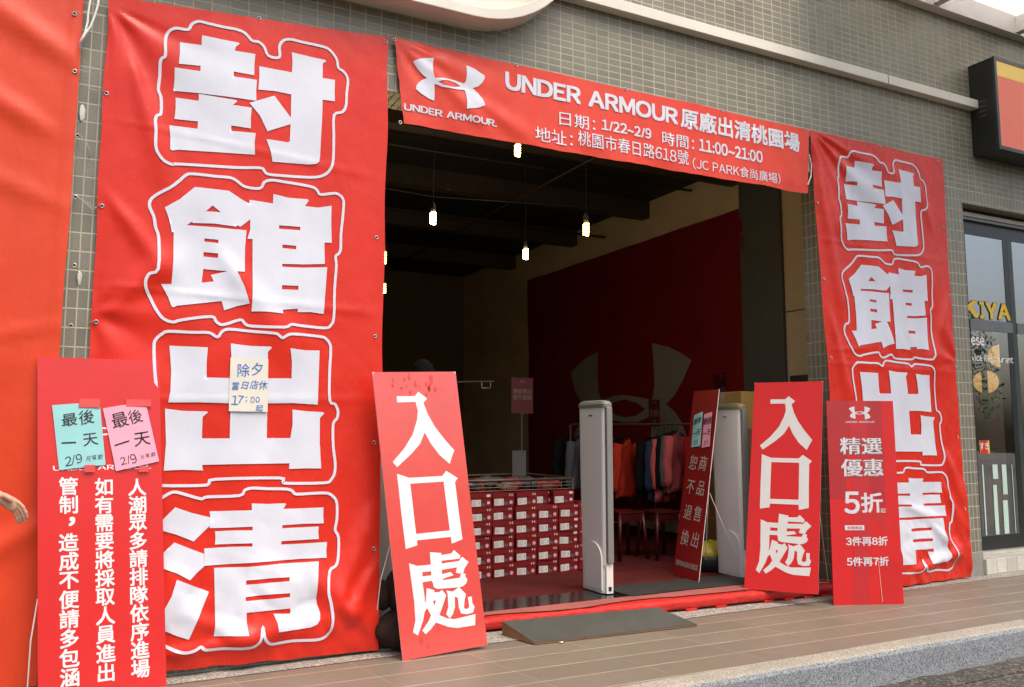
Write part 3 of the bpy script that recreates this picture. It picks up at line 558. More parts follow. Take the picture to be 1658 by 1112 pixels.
# restaurant room
RW = mat('restaurant_back_wall', (.16, .10, .07), .7, var=.3, vscale=2)
r_ = MB(); r_.box(7.2, 14, 3.2, 3.3, 0, 3.4); r_.box(7.2, 7.3, .3, 3.2, 0, 3.4); r_.box(7.2, 14, .3, 3.3, 3.4, 3.5); r_.box(7.2, 14, .29, 3.3, -.02, .15)
r_.build('restaurant_wall', RW, bld)
r_ = MB(); r_.box(7.9, 12, 1.9, 2.4, .15, 1.05); r_.box(7.85, 12, 1.85, 2.45, 1.05, 1.09)
tag(r_.build('serving_counter', mat('counter_wood', (.30, .15, .07), .5, var=.2)), 'brown serving counter seen dimly through the restaurant window', 'counter')
RRD = mat('restaurant_red_panel', (.30, .035, .025), .5)
r_ = MB(); r_.box(8.2, 12, 3.12, 3.195, 1.35, 2.1)
tag(r_.build('menu_panel', RRD), 'long dark red panel on the back wall of the restaurant', 'panel')
LAN = emit('paper_lantern', (.85, .45, .15), .8)
for (px_, py_, rp, lb) in ((1620, 576, 17, 'larger round orange paper lantern, the upper one behind the restaurant glass'), (1596.5, 618, 17, 'round orange paper lantern, the lower one behind the restaurant glass')):
    c = at(px_, py_, .75); rr = rp/1345*(c-_C).length*.93
    l_ = MB(); l_.lathe([(max(.02, rr*math.sin(math.pi*i/16))*(1+.012*(i % 2)), -rr*math.cos(math.pi*i/16)) for i in range(17)], 24)
    o = thing('paper_lantern', c, lb, 'lantern', 'paper lanterns in the restaurant window'); l_.build('lantern_shade', LAN, o, smooth=True)
    w_ = MB(); w_.tube([(0, 0, rr), (0, 0, 3.39-c.z)], .004, 6); w_.build('lantern_cord', BLACKM, o)
f_ = MB(); a = at(1583, 610, .5)
f_.grid(6, 12, lambda u, v: (a.x+.10*u, .45+.02*math.sin(u*9), 1.45+.75*v)); tag(f_.build('green_pennant', mat('green_cloth', (.20, .36, .06), .8)), 'narrow green pennant hanging just behind the restaurant glass', 'pennant')

# ---------------------------------------------------------------- restaurant sign box
sb = thing('sign_box', (7.64, 0, 4.01), 'black framed sign box with plain red face and yellow top band, on the tiled wall', 'sign')
q = MB(); q.box(0, 4.5, -.25, -.001, 0, .92); q.build('sign_casing', mat('black_sign_casing', (.016, .017, .014), .4, var=.2, vscale=4, dirt=.2), sb, bevel=.006)
q = MB(); q.box(.035, 4.46, -.262, -.2505, .035, .885); q.build('sign_face', mat('brightened_red_face', (.70, .14, .085), .35, var=.02, glow=.16), sb)  # faint glow added to the face to brighten it
q = MB(); q.box(.035, 4.46, -.2645, -.2625, .735, .885); q.build('sign_band', mat('brightened_yellow_band', (.80, .55, .10), .35, var=.02, glow=.12), sb)  # same added glow lifts the yellow band
for (x0, x1, z0, z1) in ((0, 4.5, 0, .034), (0, 4.5, .886, .92), (0, .034, .034, .886)): MB().box(x0, x1, -.27, -.2505, z0, z1).build('sign_rim', GREENM, sb)
for i in range(4): MB().box(-.004, -.0005, -.16, -.09, .36+.05*i, .372+.05*i).build('vent_slot', mat('grey_slot', (.10, .10, .09), .6), sb)

# ---------------------------------------------------------------- rounded white frame above the doorway
rf = thing('rounded_frame', (0, 0, 4.07), 'thick cream rounded frame standing off the wall above the doorway', 'frame')
X0, X1, Z0, Z1, RC = -3.2, 3.02, 4.075, 6.4, .85
def rr_path(off):
    pts = []
    for cx_, cz_, a0 in ((X1-RC, Z0+RC, -90), (X1-RC, Z1-RC, 0), (X0+RC, Z1-RC, 90), (X0+RC, Z0+RC, 180)):
        for i in range(15):
            a = R(a0+90*i/14); pts.append((cx_+(RC-off)*math.cos(a), cz_+(RC-off)*math.sin(a)))
    return pts
o_, i_ = rr_path(0), rr_path(.075)
q = MB(); n_ = len(o_)
for pts, y in ((o_, -.2), (i_, -.2), (o_, -.001), (i_, -.001)): q.v += [(a, y, b-4.07) for a, b in pts]
for i in range(n_):
    j = (i+1) % n_
    q.f += [(i, j, n_+j, n_+i), (2*n_+i, 2*n_+j, j, i), (n_+i, n_+j, 3*n_+j, 3*n_+i)]; q.m += [0]*3
fix_normals(q.build('frame_rim', WPAINT2, rf, bevel=.006))
q = MB(); ip = rr_path(.078)
fl = fill([(a, b) for a, b in ip if a > 2.00]+[(2.00, Z1-.08), (2.00, Z0+.08)])
ff = fill([(1.915, Z0+.079)] + [(a, b) for a, b in ip if a > 1.915 and b < 5] + [(X1-.08, 6.0), (1.915, 6.0)])
q.add([(v[0], -.03, v[1]-4.07) for v in ff[0]], ff[1]); q.build('frame_panel', WPAINT2, rf)
q = MB(); q.box(1.80, 1.86, -.10, -.002, .081, 2.2); q.box(1.862, 1.914, -.06, -.002, .081, 2.2); q.build('frame_post', WPAINT, rf)

# ---------------------------------------------------------------- glass canopy
cp = thing('glass_canopy', (0, 0, 5.37), 'white steel canopy with milky glass panels high above the pavement', 'canopy')
PINKW = mat('white_steel_beam', (.72, .68, .64), .5, var=.04, dirt=.1)
q = MB(); q.box(5.4, 14, -.10, -.001, .005, .21); q.build('wall_beam', PINKW, cp, bevel=.005)
q = MB(); q.box(5.4, 14, -2.3, -2.2, .005, .21); q.build('front_beam', PINKW, cp, bevel=.005)
for x in (5.4, 7.02, 8.30, 9.6, 10.9, 12.2, 13.5):
    MB().box(x, x+.09, -2.199, -.101, .02, .19).build('cross_beam', PINKW, cp)
mg, nt, b = new_mat('milky_glass')
b.inputs['Base Color'].default_value = (.85, .90, .92, 1); b.inputs['Roughness'].default_value = .3; b.inputs['Transmission Weight'].default_value = .0
tl = N(nt, 'ShaderNodeBsdfTranslucent'); tl.inputs[0].default_value = (.96, .97, .97, 1); ms = N(nt, 'ShaderNodeMixShader'); ms.inputs[0].default_value = .92
nt.links.new(b.outputs[0], ms.inputs[1]); nt.links.new(tl.outputs[0], ms.inputs[2]); nt.links.new(ms.outputs[0], nt.nodes['Material Output'].inputs[0])
q = MB(); q.box(5.4, 14, -2.3, -.02, .215, .223); q.build('glass_panel', mg, cp)
# ================================================================ banners
def sstep(a, b, x): t = max(0, min(1, (x-a)/(b-a))); return t*t*(3-2*t)
def gauss(x, s): return math.exp(-(x/s)**2)
def nz3(x, y, z=0): return noise.noise(Vector((x, y, z)))
def crease(x0, z0, x1, z1, w, a, fade=.25):
    """a soft ridge along a line"""
    dx, dz = x1-x0, z1-z0; L_ = math.hypot(dx, dz); dx /= L_; dz /= L_
    def f(x, z):
        t = (x-x0)*dx+(z-z0)*dz; d = -(x-x0)*dz+(z-z0)*dx
        return a*gauss(d, w*(.5+t/L_ if 0 < t else .5))*sstep(-fade*.3, fade, t)*sstep(-fade*.3, fade, L_-t)
    return f
def fan(cx, cz, a0, a1, n, amp, r0, seed=0):
    """tension folds fanning out from a tied corner"""
    def f(x, z):
        dx, dz = x-cx, z-cz; r_ = math.hypot(dx, dz)+1e-6
        an = math.degrees(math.atan2(dz, dx)); 
        m_ = sstep(a0-12, a0, an)*sstep(-a1-12, -a1, -an)
        return amp*m_*math.sin((an-a0)/(a1-a0)*math.pi*n+2*nz3(r_*1.5, seed))*sstep(.02, .15, r_)*math.exp(-r_/r0)
    return f
def crumple(x, z, s, a, seed): return a*(abs(nz3(x*s, z*s*.7, seed))+.5*abs(nz3(x*s*2.1+z*s*.8, z*s*1.5, seed+3))-.25)
def make_banner(name, label, quad, wf, mats, prints=(), nx=60, nz=140, edge=None, indoor=False, origin=(0, 0, 0), cat='banner', group=None, plane='x', base=0.0, sgn=-1, hi=.0042):
    TL, TR, BR, BL = quad
    def P(x, z, d=0):
        w = wf(x, z)+d
        return (x, base+sgn*(.018+w), z) if plane == 'x' else (base+sgn*(.018+w), x, z)
    q = MB()
    def fn(u, v, d=0):
        ex, ez = edge(u, v) if edge else (0, 0)
        x = (BL[0]*(1-u)+BR[0]*u)*(1-v)+(TL[0]*(1-u)+TR[0]*u)*v+ex
        z = (BL[1]*(1-u)+BR[1]*u)*(1-v)+(TL[1]*(1-u)+TR[1]*u)*v+ez
        return P(x, z, d)
    q.grid(nx, nz, fn)
    for i, (fl, mi) in enumerate(prints):
        q.add([P(v[0], v[1], hi+.0002*(i % 8)+lay(v)) for v in fl[0]], fl[1], mi)
    o = q.build(name, mats, smooth=True)
    tag(o, label, cat, group)
    return o, P
EYE = mat('nickel_eyelet', (.50, .48, .44), .35, metal=.9, var=.1); HOLE = mat('eyelet_hole', (.02, .02, .02), .8)
_ey = MB(); _ey.lathe([(.0065, -.001), (.0072, .003), (.0095, .004), (.0118, .003), (.0128, -.001)], 16, axis='y'); _n = len(_ey.f)
_ey.lathe([(.0065, .0005), (.0001, .0006)], 16, axis='y', mi=1)
_eo = _ey.build('eyelet', [EYE, HOLE], smooth=True)
_eyelet_mesh = _eo.data; bpy.data.objects.remove(_eo)
def eyelets(parent, P, pts, y=-.04, sc=1.0):
    for p in pts:
        a = at(p[0], p[1], y); o = bpy.data.objects.new('eyelet', _eyelet_mesh); COL.objects.link(o); o.parent = parent
        b = P(a.x, a.z, .001); o.location = b; o.scale = (sc, sc, sc)
WIRE = mat('tie_wire', (.45, .43, .40), .5, metal=.5, var=.2)
def wires(parent, pairs):
    for pts in pairs:
        q = MB(); w = [at(p[0], p[1], -.02) for p in pts]; w[0].y = -.05
        for i in range(1, len(w)-1): w[i] += Vector((random.uniform(-.008, .008), -.012, random.uniform(-.008, .008)))
        q.tube(w, .0022, 5); q.build('tie_wire', WIRE, parent)

G = [fill(o, h, .022) for o, h in BANNER_GLYPHS]
O = [ribbon(o, .0165) for o in BANNER_OUTLINES]
# --- tall banner left of the doorway
cr1 = [crease(0, 3.05, 1.63, 2.93, .020, .002), crease(0, 2.12, 1.63, 2.06, .020, .003), crease(0, 1.50, 1.63, 1.52, .02, .002), crease(.1, 3.5, .34, 2.7, .05, .012), crease(.02, 1.95, .45, 2.35, .07, .02), crease(.02, 2.65, .4, 2.15, .05, .012),
       crease(1.62, .1, 1.15, .55, .06, .020), crease(1.62, .55, 1.35, .1, .05, .018), crease(1.25, .05, 1.6, .9, .05, .014), crease(.3, .12, 1.3, .22, .05, .016), crease(.5, .35, 1.0, .1, .05, .012), crease(.95, .62, 1.2, .3, .05, .012), crease(.6, 2.4, 1.1, 1.75, .08, .012)]
fan1 = [fan(1.63, 3.88, 180, 268, 7, .014, .9, 1), fan(0, 1.97, -80, 80, 5, .010, .45, 2), fan(-.01, 3.70, -80, -20, 3, .010, .5, 5)]
def w1(x, z):
    w = .020+.010*math.sin(x*3.1+1.2*nz3(z*.8, 3))*sstep(0, .5, z)+.012*nz3(x*1.6, z*.7, 11)+.006*nz3(x*5, z*1.6, 4)
    w += 1.5*sum(f(x, z) for f in cr1)+1.3*sum(f(x, z) for f in fan1)
    w += crumple(x, z, 3.2, .010, 7)*(1-.6*sstep(.5, 1.6, z))+.05*gauss(z-.25, .35)*(.5+.5*nz3(x*2.5, z*2, 8))
    w += gauss(z-.15, .40)*crumple(x, z, 4.2, .035, 27)
    return max(w, .001)
def e1(u, v): return (.012*nz3(v*9, u*3, 2)*(1 if u < .02 or u > .98 else .4)+.03*(1-u)*math.sin(v*3.1)*0, -.012*math.sin(u*math.pi)*(v > .97)+.010*nz3(u*8, 3)*(v < .03))
prints = [(f, 1) for f in G]+[(f, 1) for f in O]
ban1, P1 = make_banner('tall_banner', 'tall red banner of four huge white characters left of the doorway, paper taped on', ((-.005, 3.755), (1.637, 3.885), (1.622, .02), (-.005, .055)), w1, [VIN, PRINT], prints, 100, 230, e1)
eyelets(ban1, P1, [(172.5, 151), (165, 333), (155.5, 520.7), (625, 65.5), (611, 383.6), (608.5, 544), (606.5, 716.5), (605, 887.7), (419, 31)])
wires(ban1, [[(165, 333), (152, 336), (140, 326)], [(155, 520), (140, 521), (130, 528)], [(172, 151), (160, 147), (147, 146), (141, 147)], [(625, 64), (630, 58), (634, 60)]])
# --- banner 3
a_, b_, c_ = B3_MAP
def to3(fl): return ([(v[0]*a_[0]+v[1]*b_[0]+c_[0], v[0]*a_[1]+v[1]*b_[1]+c_[1]) for v in fl[0]], fl[1])
cr3 = [crease(5.42, 3.85, 5.75, 2.9, .06, .016), crease(5.45, 3.6, 5.7, 2.3, .05, .012), crease(5.5, 2.0, 6.1, 2.05, .02, .003), crease(5.4, 2.95, 7.18, 2.9, .02, .002), crease(5.4, 1.9, 7.18, 1.86, .02, .002),
       crease(5.55, 2.35, 5.75, 1.5, .05, .015), crease(6.4, 3.75, 6.6, 3.2, .05, .010), crease(6.75, 3.7, 6.95, 3.1, .05, .010), crease(6.9, 1.2, 7.15, .6, .06, .018), crease(6.3, .12, 7.15, .28, .05, .022), crease(6.6, .55, 7.1, .15, .05, .022), crease(6.85, .9, 7.1, .4, .045, .018), crease(7.1, 2.6, 6.8, 1.8, .06, .014), crease(6.3, .7, 6.9, .5, .05, .014)]
fan3 = [fan(5.42, 3.90, -88, -20, 6, .013, .9, 4), fan(7.165, 3.9, 185, 265, 5, .009, .6, 6), fan(7.19, 1.95, 100, 260, 6, .009, .5, 9)]
def w3(x, z):
    w = .022+.012*math.sin(x*4.3+1.4*nz3(z*.8, 13))+.012*nz3(x*1.7, z*.7, 21)+.006*nz3(x*5, z*1.6, 14)
    w += 1.5*sum(f(x, z) for f in cr3)+1.3*sum(f(x, z) for f in fan3)+crumple(x, z, 3.4, .012, 17)*(1-.5*sstep(.5, 1.6, z))
    w += .06*gauss(z-.2, .35)*(.5+.5*nz3(x*2.5, z*2, 18))
    w += gauss(z-.15, .40)*crumple(x, z, 4.2, .040, 37)
    return max(w, .001)
def e3(u, v): return (.012*nz3(v*9, u*3, 32)*(1 if u < .02 or u > .98 else .4)+.10*(u < .5)*0, .012*nz3(u*8, 33)*(v < .03)-.012*math.sin(u*math.pi)*(v > .97))
prints = [(to3(f), 1) for f in G]+[(to3(f), 1) for f in O]
ban3, P3 = make_banner('tall_banner', 'tall red banner of four huge white characters right of the doorway, behind the price board', ((5.400, 3.895), (7.125, 3.898), (7.175, .015), (5.60, .02)), w3, [VIN, PRINT], prints, 100, 230, e3)
eyelets(ban3, P3, [(1324.5, 328.4), (1336, 451.5), (1347, 578.8), (1422.4, 237.5), (1520, 260.3), (1529, 367.3), (1537.5, 478), (1549, 593.5), (1559, 823.6), (1552, 707.3)])
wires(ban3, [[(1549, 593), (1556, 594), (1562, 597)], [(1559, 823), (1563, 822), (1566, 823)]])
# --- banner across the doorway
crc = [crease(1.75, 3.85, 2.4, 3.35, .05, .022), crease(1.75, 3.75, 1.95, 3.35, .04, .014), crease(2.15, 3.62, 2.75, 3.33, .06, .018), crease(1.7, 3.85, 2.1, 3.75, .04, .010)]
def wc(x, z):
    w = .022+.0035*math.sin(x*38+2*nz3(x*2, z))*(.6+.4*nz3(x*1.3, 1))+.005*nz3(x*6, z*1.2, 41)+.010*nz3(x*1.3, z*1.4, 42)+sum(f(x, z) for f in crc)
    w += crumple(x, z, 4, .004, 44)+.012*gauss(z-3.30, .08)*nz3(x*3, 9)
    return max(w, .001)
fanc = fan(1.69, 3.88, -85, -10, 5, .012, .6, 8); wc0 = wc
def wc(x, z): return max(.001, wc0(x, z)+fanc(x, z))
def ec(u, v): return (.035*sstep(0, 1, 1-v)*0+.006*nz3(v*7, u*4), .014*nz3(u*10, 51)*(v < .05)-.018*math.sin(u*math.pi)*(v < .05)*0-.010*abs(math.sin(u*math.pi*3))*(v > .95))
prints = [(merge([fit(text(s, bo), *bx, .05) for s, bx, bo in CENTRE_TEXT]), 1)]
prints += [(logo(2.0585, 3.6395, .523, .04), 1)]
banc, Pc = make_banner('wide_banner', 'wide red banner of white date and address lines stretched across the top of the doorway', ((1.672, 3.888), (5.385, 3.893), (5.335, 3.322), (1.742, 3.315)), wc, [VINC, PRINT], prints, 170, 28, ec)
eyelets(banc, Pc, [(638.5, 64), (836, 105.5), (1013, 144.5), (1169.3, 178.4), (1304, 208.5), (648, 198.0)])
q = MB(); q.tube([at(x, y, -.05) for x, y in ((1310, 250), (1314, 268), (1313, 285), (1308, 299))], .006, 6); q.build('hem_cord', WIREW, banc)
# --- plain orange-red banner at the far left
cro = [crease(-.1, 3.3, -1.6, 4.2, .10, .025), crease(-.2, 2.9, -1.5, 3.6, .08, .02), crease(-.1, 2.5, -1.2, 2.9, .06, .010), crease(-.08, 1.9, -1.4, 1.6, .03, .008), crease(-.1, .9, -1.3, .2, .08, .02), crease(-.3, .2, -.6, 1.2, .07, .02), crease(-.9, .2, -.5, .8, .06, .018)]
def wo_(x, z):
    w = .024+.016*nz3(x*1.2, z*.8, 61)+.010*math.sin(x*3.0+z*1.3)+sum(f(x, z) for f in cro)+crumple(x, z, 2.2, .008, 67)
    w -= .016*gauss(x+.13, .01)*0
    w += .010*gauss(x+.16, .018)
    return max(w, .001)
bano, Po = make_banner('side_banner', 'plain orange red banner at the far left, hung beside the tall lettered one', ((-3.4, 4.6), (-.115, 4.45), (-.165, .05), (-3.4, .06)), wo_, [VINO], [], 110, 130, lambda u, v: (.010*nz3(v*8, 71)*(u > .97), 0))
eyelets(bano, Po, [(120.8, 22.7), (120.8, 116.3), (125.5, 219.5), (122, 318.7), (120.5, 429.5), (114.8, 527.7)])
wires(bano, [[(121, 22), (135, 22), (152, 20)], [(121, 116), (132, 117), (146, 119)], [(126, 219), (140, 231), (144, 246), (143, 258)], [(122, 318), (137, 328), (150, 338), (164, 333)], [(121, 429), (135, 445), (140, 448)]])
q = MB(); q.tube([at(x, y, -.07) for x, y in ((150, -20), (146, 2), (143, 20), (142, 35), (138, 52), (131, 66), (129, 78))], .006, 6)
q.tube([at(x, y, -.08) for x, y in ((161, -20), (159, 6), (154, 24), (147, 42), (136, 58), (130, 70))], .006, 6)
tag(q.build('cable', CABLE, smooth=True), 'pair of white cables dropping down the wall between the two left banners', 'cable')
# --- handwritten paper on the left banner
def paper(name, label, cat, cs, thick, mats, texts, off=0, y=-.085, curl=.006):
    """cs: four corners TL TR BR BL as points; texts: (flat in u,v metres from BL, material index)"""
    TL, TR, BR, BL = [Vector(c) for c in cs]
    w = (BR-BL).length; h_ = (TL-BL).length
    nrm = (BR-BL).cross(TL-BL).normalized()
    def S(u, v, d=0):
        p = (BL*(1-u)+BR*u)*(1-v)+(TL*(1-u)+TR*u)*v
        return p+nrm*(d+curl*(math.sin(u*3.1)*.6+.5*nz3(u*2+off, v*2, off)+.4*(u*v)))
    q = MB(); q.grid(8, 10, lambda u, v: S(u, v)); 
    o_ = len(q.v); q.grid(8, 10, lambda u, v: S(1-u, v, -.0006))
    for i, (fl, mi) in enumerate(texts): q.add([S(v_[0]/w, v_[1]/h_, .0012+lay(v_)) for v_ in fl[0]], fl[1], mi)
    c = (TL+TR+BR+BL)/4
    o = q.build(name, mats, smooth=True, origin=tuple(c)); return tag(o, label, cat), w, h_
_hr = random.Random(21)
def hand(s, cx, cy, size, gap=.95, up=0.0, wide=1.0, bold=0.0):
    out = []; n = len(s); step_ = []
    for ch in s: step_.append(.42 if ch in '0123456789/:' else 1.0)
    tot = sum(step_)*gap*size; x = cx-tot/2
    for ch, st in zip(s, step_):
        x += st*gap*size/2
        out.append(glyph(ch, x, cy+up*(x-cx)+_hr.uniform(-.05, .05)*size, size*_hr.uniform(.88, 1.12), bold, R(_hr.uniform(-7, 9)), wide*_hr.uniform(.9, 1.08), .03, _hr.uniform(.0, .22)))
        x += st*gap*size/2
    return merge(out)
_yp = -(.018+max(w1(at(*p, -.05).x, at(*p, -.05).z) for p in ((373, 579), (434, 582), (433, 667), (370, 665), (402, 620))))-.007
pc = [at(*p, _yp) for p in ((373.3, 578.6), (434.4, 581.9), (433.4, 666.8), (370.3, 665.6))]
w_, h_ = (pc[2]-pc[3]).length, (pc[0]-pc[3]).length
def pt(x, y): return (x-557)/(829-557)*w_, (1-(y-210)/(583-210))*h_
tx = []
for s, x, y, sz, gp in (('除夕', 700, 288, .355, 1.02), ('當日店休', 697, 397, .245, .98), ('17:', 636, 500, .30, 1.2), ('00', 738, 500, .21, 1.5), ('起', 768, 556, .19, 1)):
    tx.append((hand(s, *pt(x, y), sz*w_, gp, .06, .95, .006), 1))
paper('paper_notice', 'cream paper with blue handwriting taped over a white character of the left banner', 'notice', pc, .0006, [CREAM, INKB], tx)

# ================================================================ leaning boards
def board(name, label, BL, BR, up, w, h, th, prints, mats, cat='sign board', group=None, corner=0, square=True):
    """board standing on BL-BR and leaning along up; prints are flats in metres from the lower left corner"""
    BL = Vector(BL); ex = (Vector(BR)-BL).normalized(); up = Vector(up); ez = (up-ex*up.dot(ex)).normalized() if square else up.normalized(); n = -ex.cross(ez).normalized()  # towards the back
    root = thing(name, BL+ex*w/2, label, cat, group)
    M4 = Matrix(((ex.x, n.x, ez.x, 0), (ex.y, n.y, ez.y, 0), (ex.z, n.z, ez.z, 0), (0, 0, 0, 1)))
    root.matrix_world = Matrix.Translation(BL+ex*w/2) @ (M4 if square else Matrix(((ex.x, n.x, n.cross(-ex).x, 0), (ex.y, n.y, n.cross(-ex).y, 0), (ex.z, n.z, n.cross(-ex).z, 0), (0, 0, 0, 1))))
    lean = 0 if square else ez.dot(ex)/ez.dot(-n.cross(ex)) if abs(ez.dot(n.cross(ex))) > 0 else 0
    q = MB(); q.box(-w/2, w/2, .0008, th, 0, h, 1); q.v = [(v[0]+lean*v[2], v[1], v[2]) for v in q.v]
    if corner:
        c = corner; pts = [(0, 0), (w, 0), (w, h-c), (w-c*.3, h-c*.3), (w-c, h), (c, h), (c*.3, h-c*.3), (0, h-c)]
    else: pts = [(0, 0), (w, 0), (w, h), (0, h)]
    q.add([(p[0]-w/2+lean*p[1], 0, p[1]) for p in pts], [tuple(range(len(pts)))], 0)
    for i, (fl, mi) in enumerate(prints): q.add([(v[0]-w/2+lean*v[1], -.0005-.00012*i-lay(v), v[1]) for v in fl[0]], fl[1], mi)
    q.build('board_panel', mats, root)
    return root, (lambda u, v, d=0: root.matrix_world @ Vector((u-w/2+lean*v, d, v)))
def prop(root, pts_world, rad=.0035):
    inv = root.matrix_world.inverted(); q = MB(); q.tube([inv @ Vector(p) for p in pts_world], rad, 6); q.build('prop_leg', WIREW, root)
EG = [fill(o, h) for o, h in ENTRANCE_GLYPHS]
# entrance board, left
BLp = atz(652, 1070, 0); BRp = at(780, 1046, BLp.y+.02)
scuff = []
rs = random.Random(3)
for i in range(26):
    x = rs.uniform(.10, .40); z = rs.uniform(1.50, 1.67) if i < 18 else rs.uniform(.05, .5); s = rs.uniform(.004, .014)
    scuff.append((([(x+s*math.cos(a)*rs.uniform(.4, 1.3), z+s*1.6*math.sin(a)*rs.uniform(.4, 1.5)) for a in [k*.9 for k in range(7)]], [tuple(range(7))]), 3))
upL = Vector((-.178, .11, 1.682))
bl, fL = board('entrance_board', 'glare-paled red entrance board with three white characters, left of the doorway by the dark bag', BLp, BRp, upL, .555, 1.69, .006, [(merge([f_ for f_, m_ in scuff]), 3)]+[(g_, 2) for g_ in EG], [REDG, FOAM, WPR, mat('worn_red_scuff', (.66, .055, .046), .5)], group='entrance boards at the doorway', corner=.02, square=False)
prop(bl, [fL(.03, .72, .02), fL(-.03, .45, .15), (*atz(603, 1053, .006).xy, .006), (*(atz(640, 1050, .006).xy), .006)])
# entrance board, right
BLp = atz(1205, 953, .1); BRp = atz(1322, 962, .1); BRp = BLp+(BRp-BLp).normalized()*.545
br, fR = board('entrance_board', 'bright red entrance board with three white characters, leaning in front of the right white gate', BLp, BRp, (.382, .223, 1.629), .545, 1.69, .006, [(([(v[0]*.545/.555, v[1]) for v in g_[0]], g_[1]), 2) for g_ in EG], [REDB, FOAM, mat('grey_white_print', (.66, .65, .62), .5, var=.03)], group='entrance boards at the doorway', corner=.012, square=False)
prop(br, [fR(.52, .75, .02), (*atz(1341, 943, .103).xy, .103), (*atz(1326, 943, .103).xy, .103)])
# promotion board
BLp = atz(1350, 980, 0); BRp = BLp+(atz(1464, 978, 0)-BLp).normalized()*.56
pr_ = []
pr_.append((poly_rect((0, .80), (.142, .795), (.142, 1.0), (.19, 1.35), (.19, 1.58), (0, 1.58)), 3))
pr_.append((poly_rect((.19, .72), (.33, .72), (.33, 1.58), (.19, 1.58)), 4)); pr_.append((poly_rect((.33, .88), (.455, .66), (.455, 1.58), (.33, 1.58)), 3))
pr_.append((poly_rect((.155, 0), (.285, 0), (.33, .72), (.19, .72)), 4)); pr_.append((poly_rect((.33, .72), (.33, .68), (.44, .53), (.455, .66)), 4))
hatch = []
for i in range(22):
    z = 1.40-i*.026
    if z > .82: hatch.append((poly_rect((.004, z), (.06, z+.02), (.06, z+.025), (.004, z+.005))))
for i in range(16):
    z = .36-i*.024; hatch.append((poly_rect((.37, z), (.555, z-.06), (.555, z-.055), (.37, z+.005))))
pr_.append((merge(hatch), 4))
pr_ += [(logo(.274, 1.481, .18), 2), (fit(text('UNDER ARMOUR', .02), .152, .394, 1.400, 1.4155), 2)]
for s, bx in (('精選', (.098, .447, 1.146, 1.283)), ('優惠', (.10, .448, .972, 1.112))): pr_.append((fit(text(s, .035), bx[0]+.006, bx[1]+.006, bx[2]-.006, bx[3]-.006), 5))
for s, bx in (('精選', (.098, .447, 1.146, 1.283)), ('優惠', (.10, .448, .972, 1.112))): pr_.append((fit(text(s, .03), *bx), 2))
pr_ += [(fit(text('5', .03), .113, .24, .684, .856), 2), (fit(text('折', .03), .25, .43, .692, .847), 2), (fit(text('起', .01), .408, .452, .69, .726), 2), (rect(.112, .269, .559, .596), 2), (fit(text('全部商品', .02), .128, .253, .566, .589), 3),
        (fit(text('3件再8折', .03), .115, .454, .440, .509), 2), (fit(text('5件再7折', .03), .115, .455, .287, .356), 2)]
pr_.append((poly_rect((.385, .02), (.391, .02), (.372, .33), (.368, .33)), 6))
bp, fP = board('price_board', 'red price board with emblem and discount lines, leaning before the foot of the right banner', BLp, BRp, (.155, .135, 1.568), .56, 1.58, .012, pr_, [REDP, mat('red_core', (.5, .03, .03), .6), GREYW, REDD, REDM, mat('lettering_shadow', (.20, .03, .03), .6), mat('scratch_mark', (.70, .30, .26), .6)], square=False)
# queue notice board, far left
BLq = at(62, 1128, -.21); BRq = at(270, 1104, -.17); BLq.z = BRq.z = 0
Tm = (at(60, 577, -.065)+at(240, 585, -.055))/2; upq = Tm-(BLq+BRq)/2+Vector((.03, 0, 0)); H = upq.length; kq = H/1.86
tq = []
cols = (('人潮眾多請排隊依序進場', .473, 1.118, .113), ('如有需要將採取人員進出', .309, 1.127, .117), ('管制，造成不便請多包涵', .141, 1.136, .116))
for s, x, y1, y0 in cols:
    for i, ch in enumerate(s):
        y = y1+(y0-y1)*i/10
        if ch == '，': tq.append((glyph(ch, x+.015, y+.01, .13, .03), 2))
        else: tq.append((glyph(ch, x, y, .103, .026, 0, .92), 2))
tq += [(logo(.30, 1.44, .36), 2), (fit(text('UNDER ARMOUR.', .02), .07, .545, 1.222, 1.25), 2)]
tq = [(([(v[0]*(BRq-BLq).length/.6, v[1]*kq, v[2]) for v in f_[0]], f_[1]), 2) for f_ in [merge([f for f, m in tq])]]
bq, fQ = board('queue_notice_board', 'tall red board with three columns of white characters and two paper notes on it', BLq, BRq, upq, (BRq-BLq).length, H, .008, tq, [mat('rose_board_print', (.63, .022, .022), .34, .45, var=.05, vscale=5, bs=.05, bscale=60, coat=.3), FOAM, WPR], square=False)
prop(bq, [fQ(-.0, .5, .012), fQ(-.03, .30, .03), (-.20, -.13, .006), (-.10, -.14, .006)])
def nq(*c): return tuple((u*(BRq-BLq).length/.6, v*kq) for u, v in c)
def note(name, label, quad_uv, m, fq, wtx, cat='note', d=-.006):
    cs = [fq(u, v, d) for u, v in quad_uv]
    w = (cs[2]-cs[3]).length; h = (cs[0]-cs[3]).length
    tx = [(hand(s, x*w, y*h, sz*h, 1.0, .04, wd, b), 1) for s, x, y, sz, b, ro, wd, sh in wtx]
    return paper(name, label, cat, cs, .0005, [m, INKK], tx, off=random.random()*5, curl=.005)
ntx = [('最後', .50, .77, .235, .006, .03, 1.0, .1), ('一', .26, .40, .22, .012, .03, 1.0, 0), ('天', .72, .41, .235, .006, .03, 1.0, .1), ('2/9', .32, .13, .18, 0, .05, .9, .2), ('元宵節', .77, .13, .085, 0, .05, .95, .3)]
note('paper_note', 'teal paper note with black writing taped to the big queue notice board', nq((.0666, 1.5855), (.293, 1.6097), (.3184, 1.2501), (.0981, 1.2256)), TEAL, fQ, ntx)
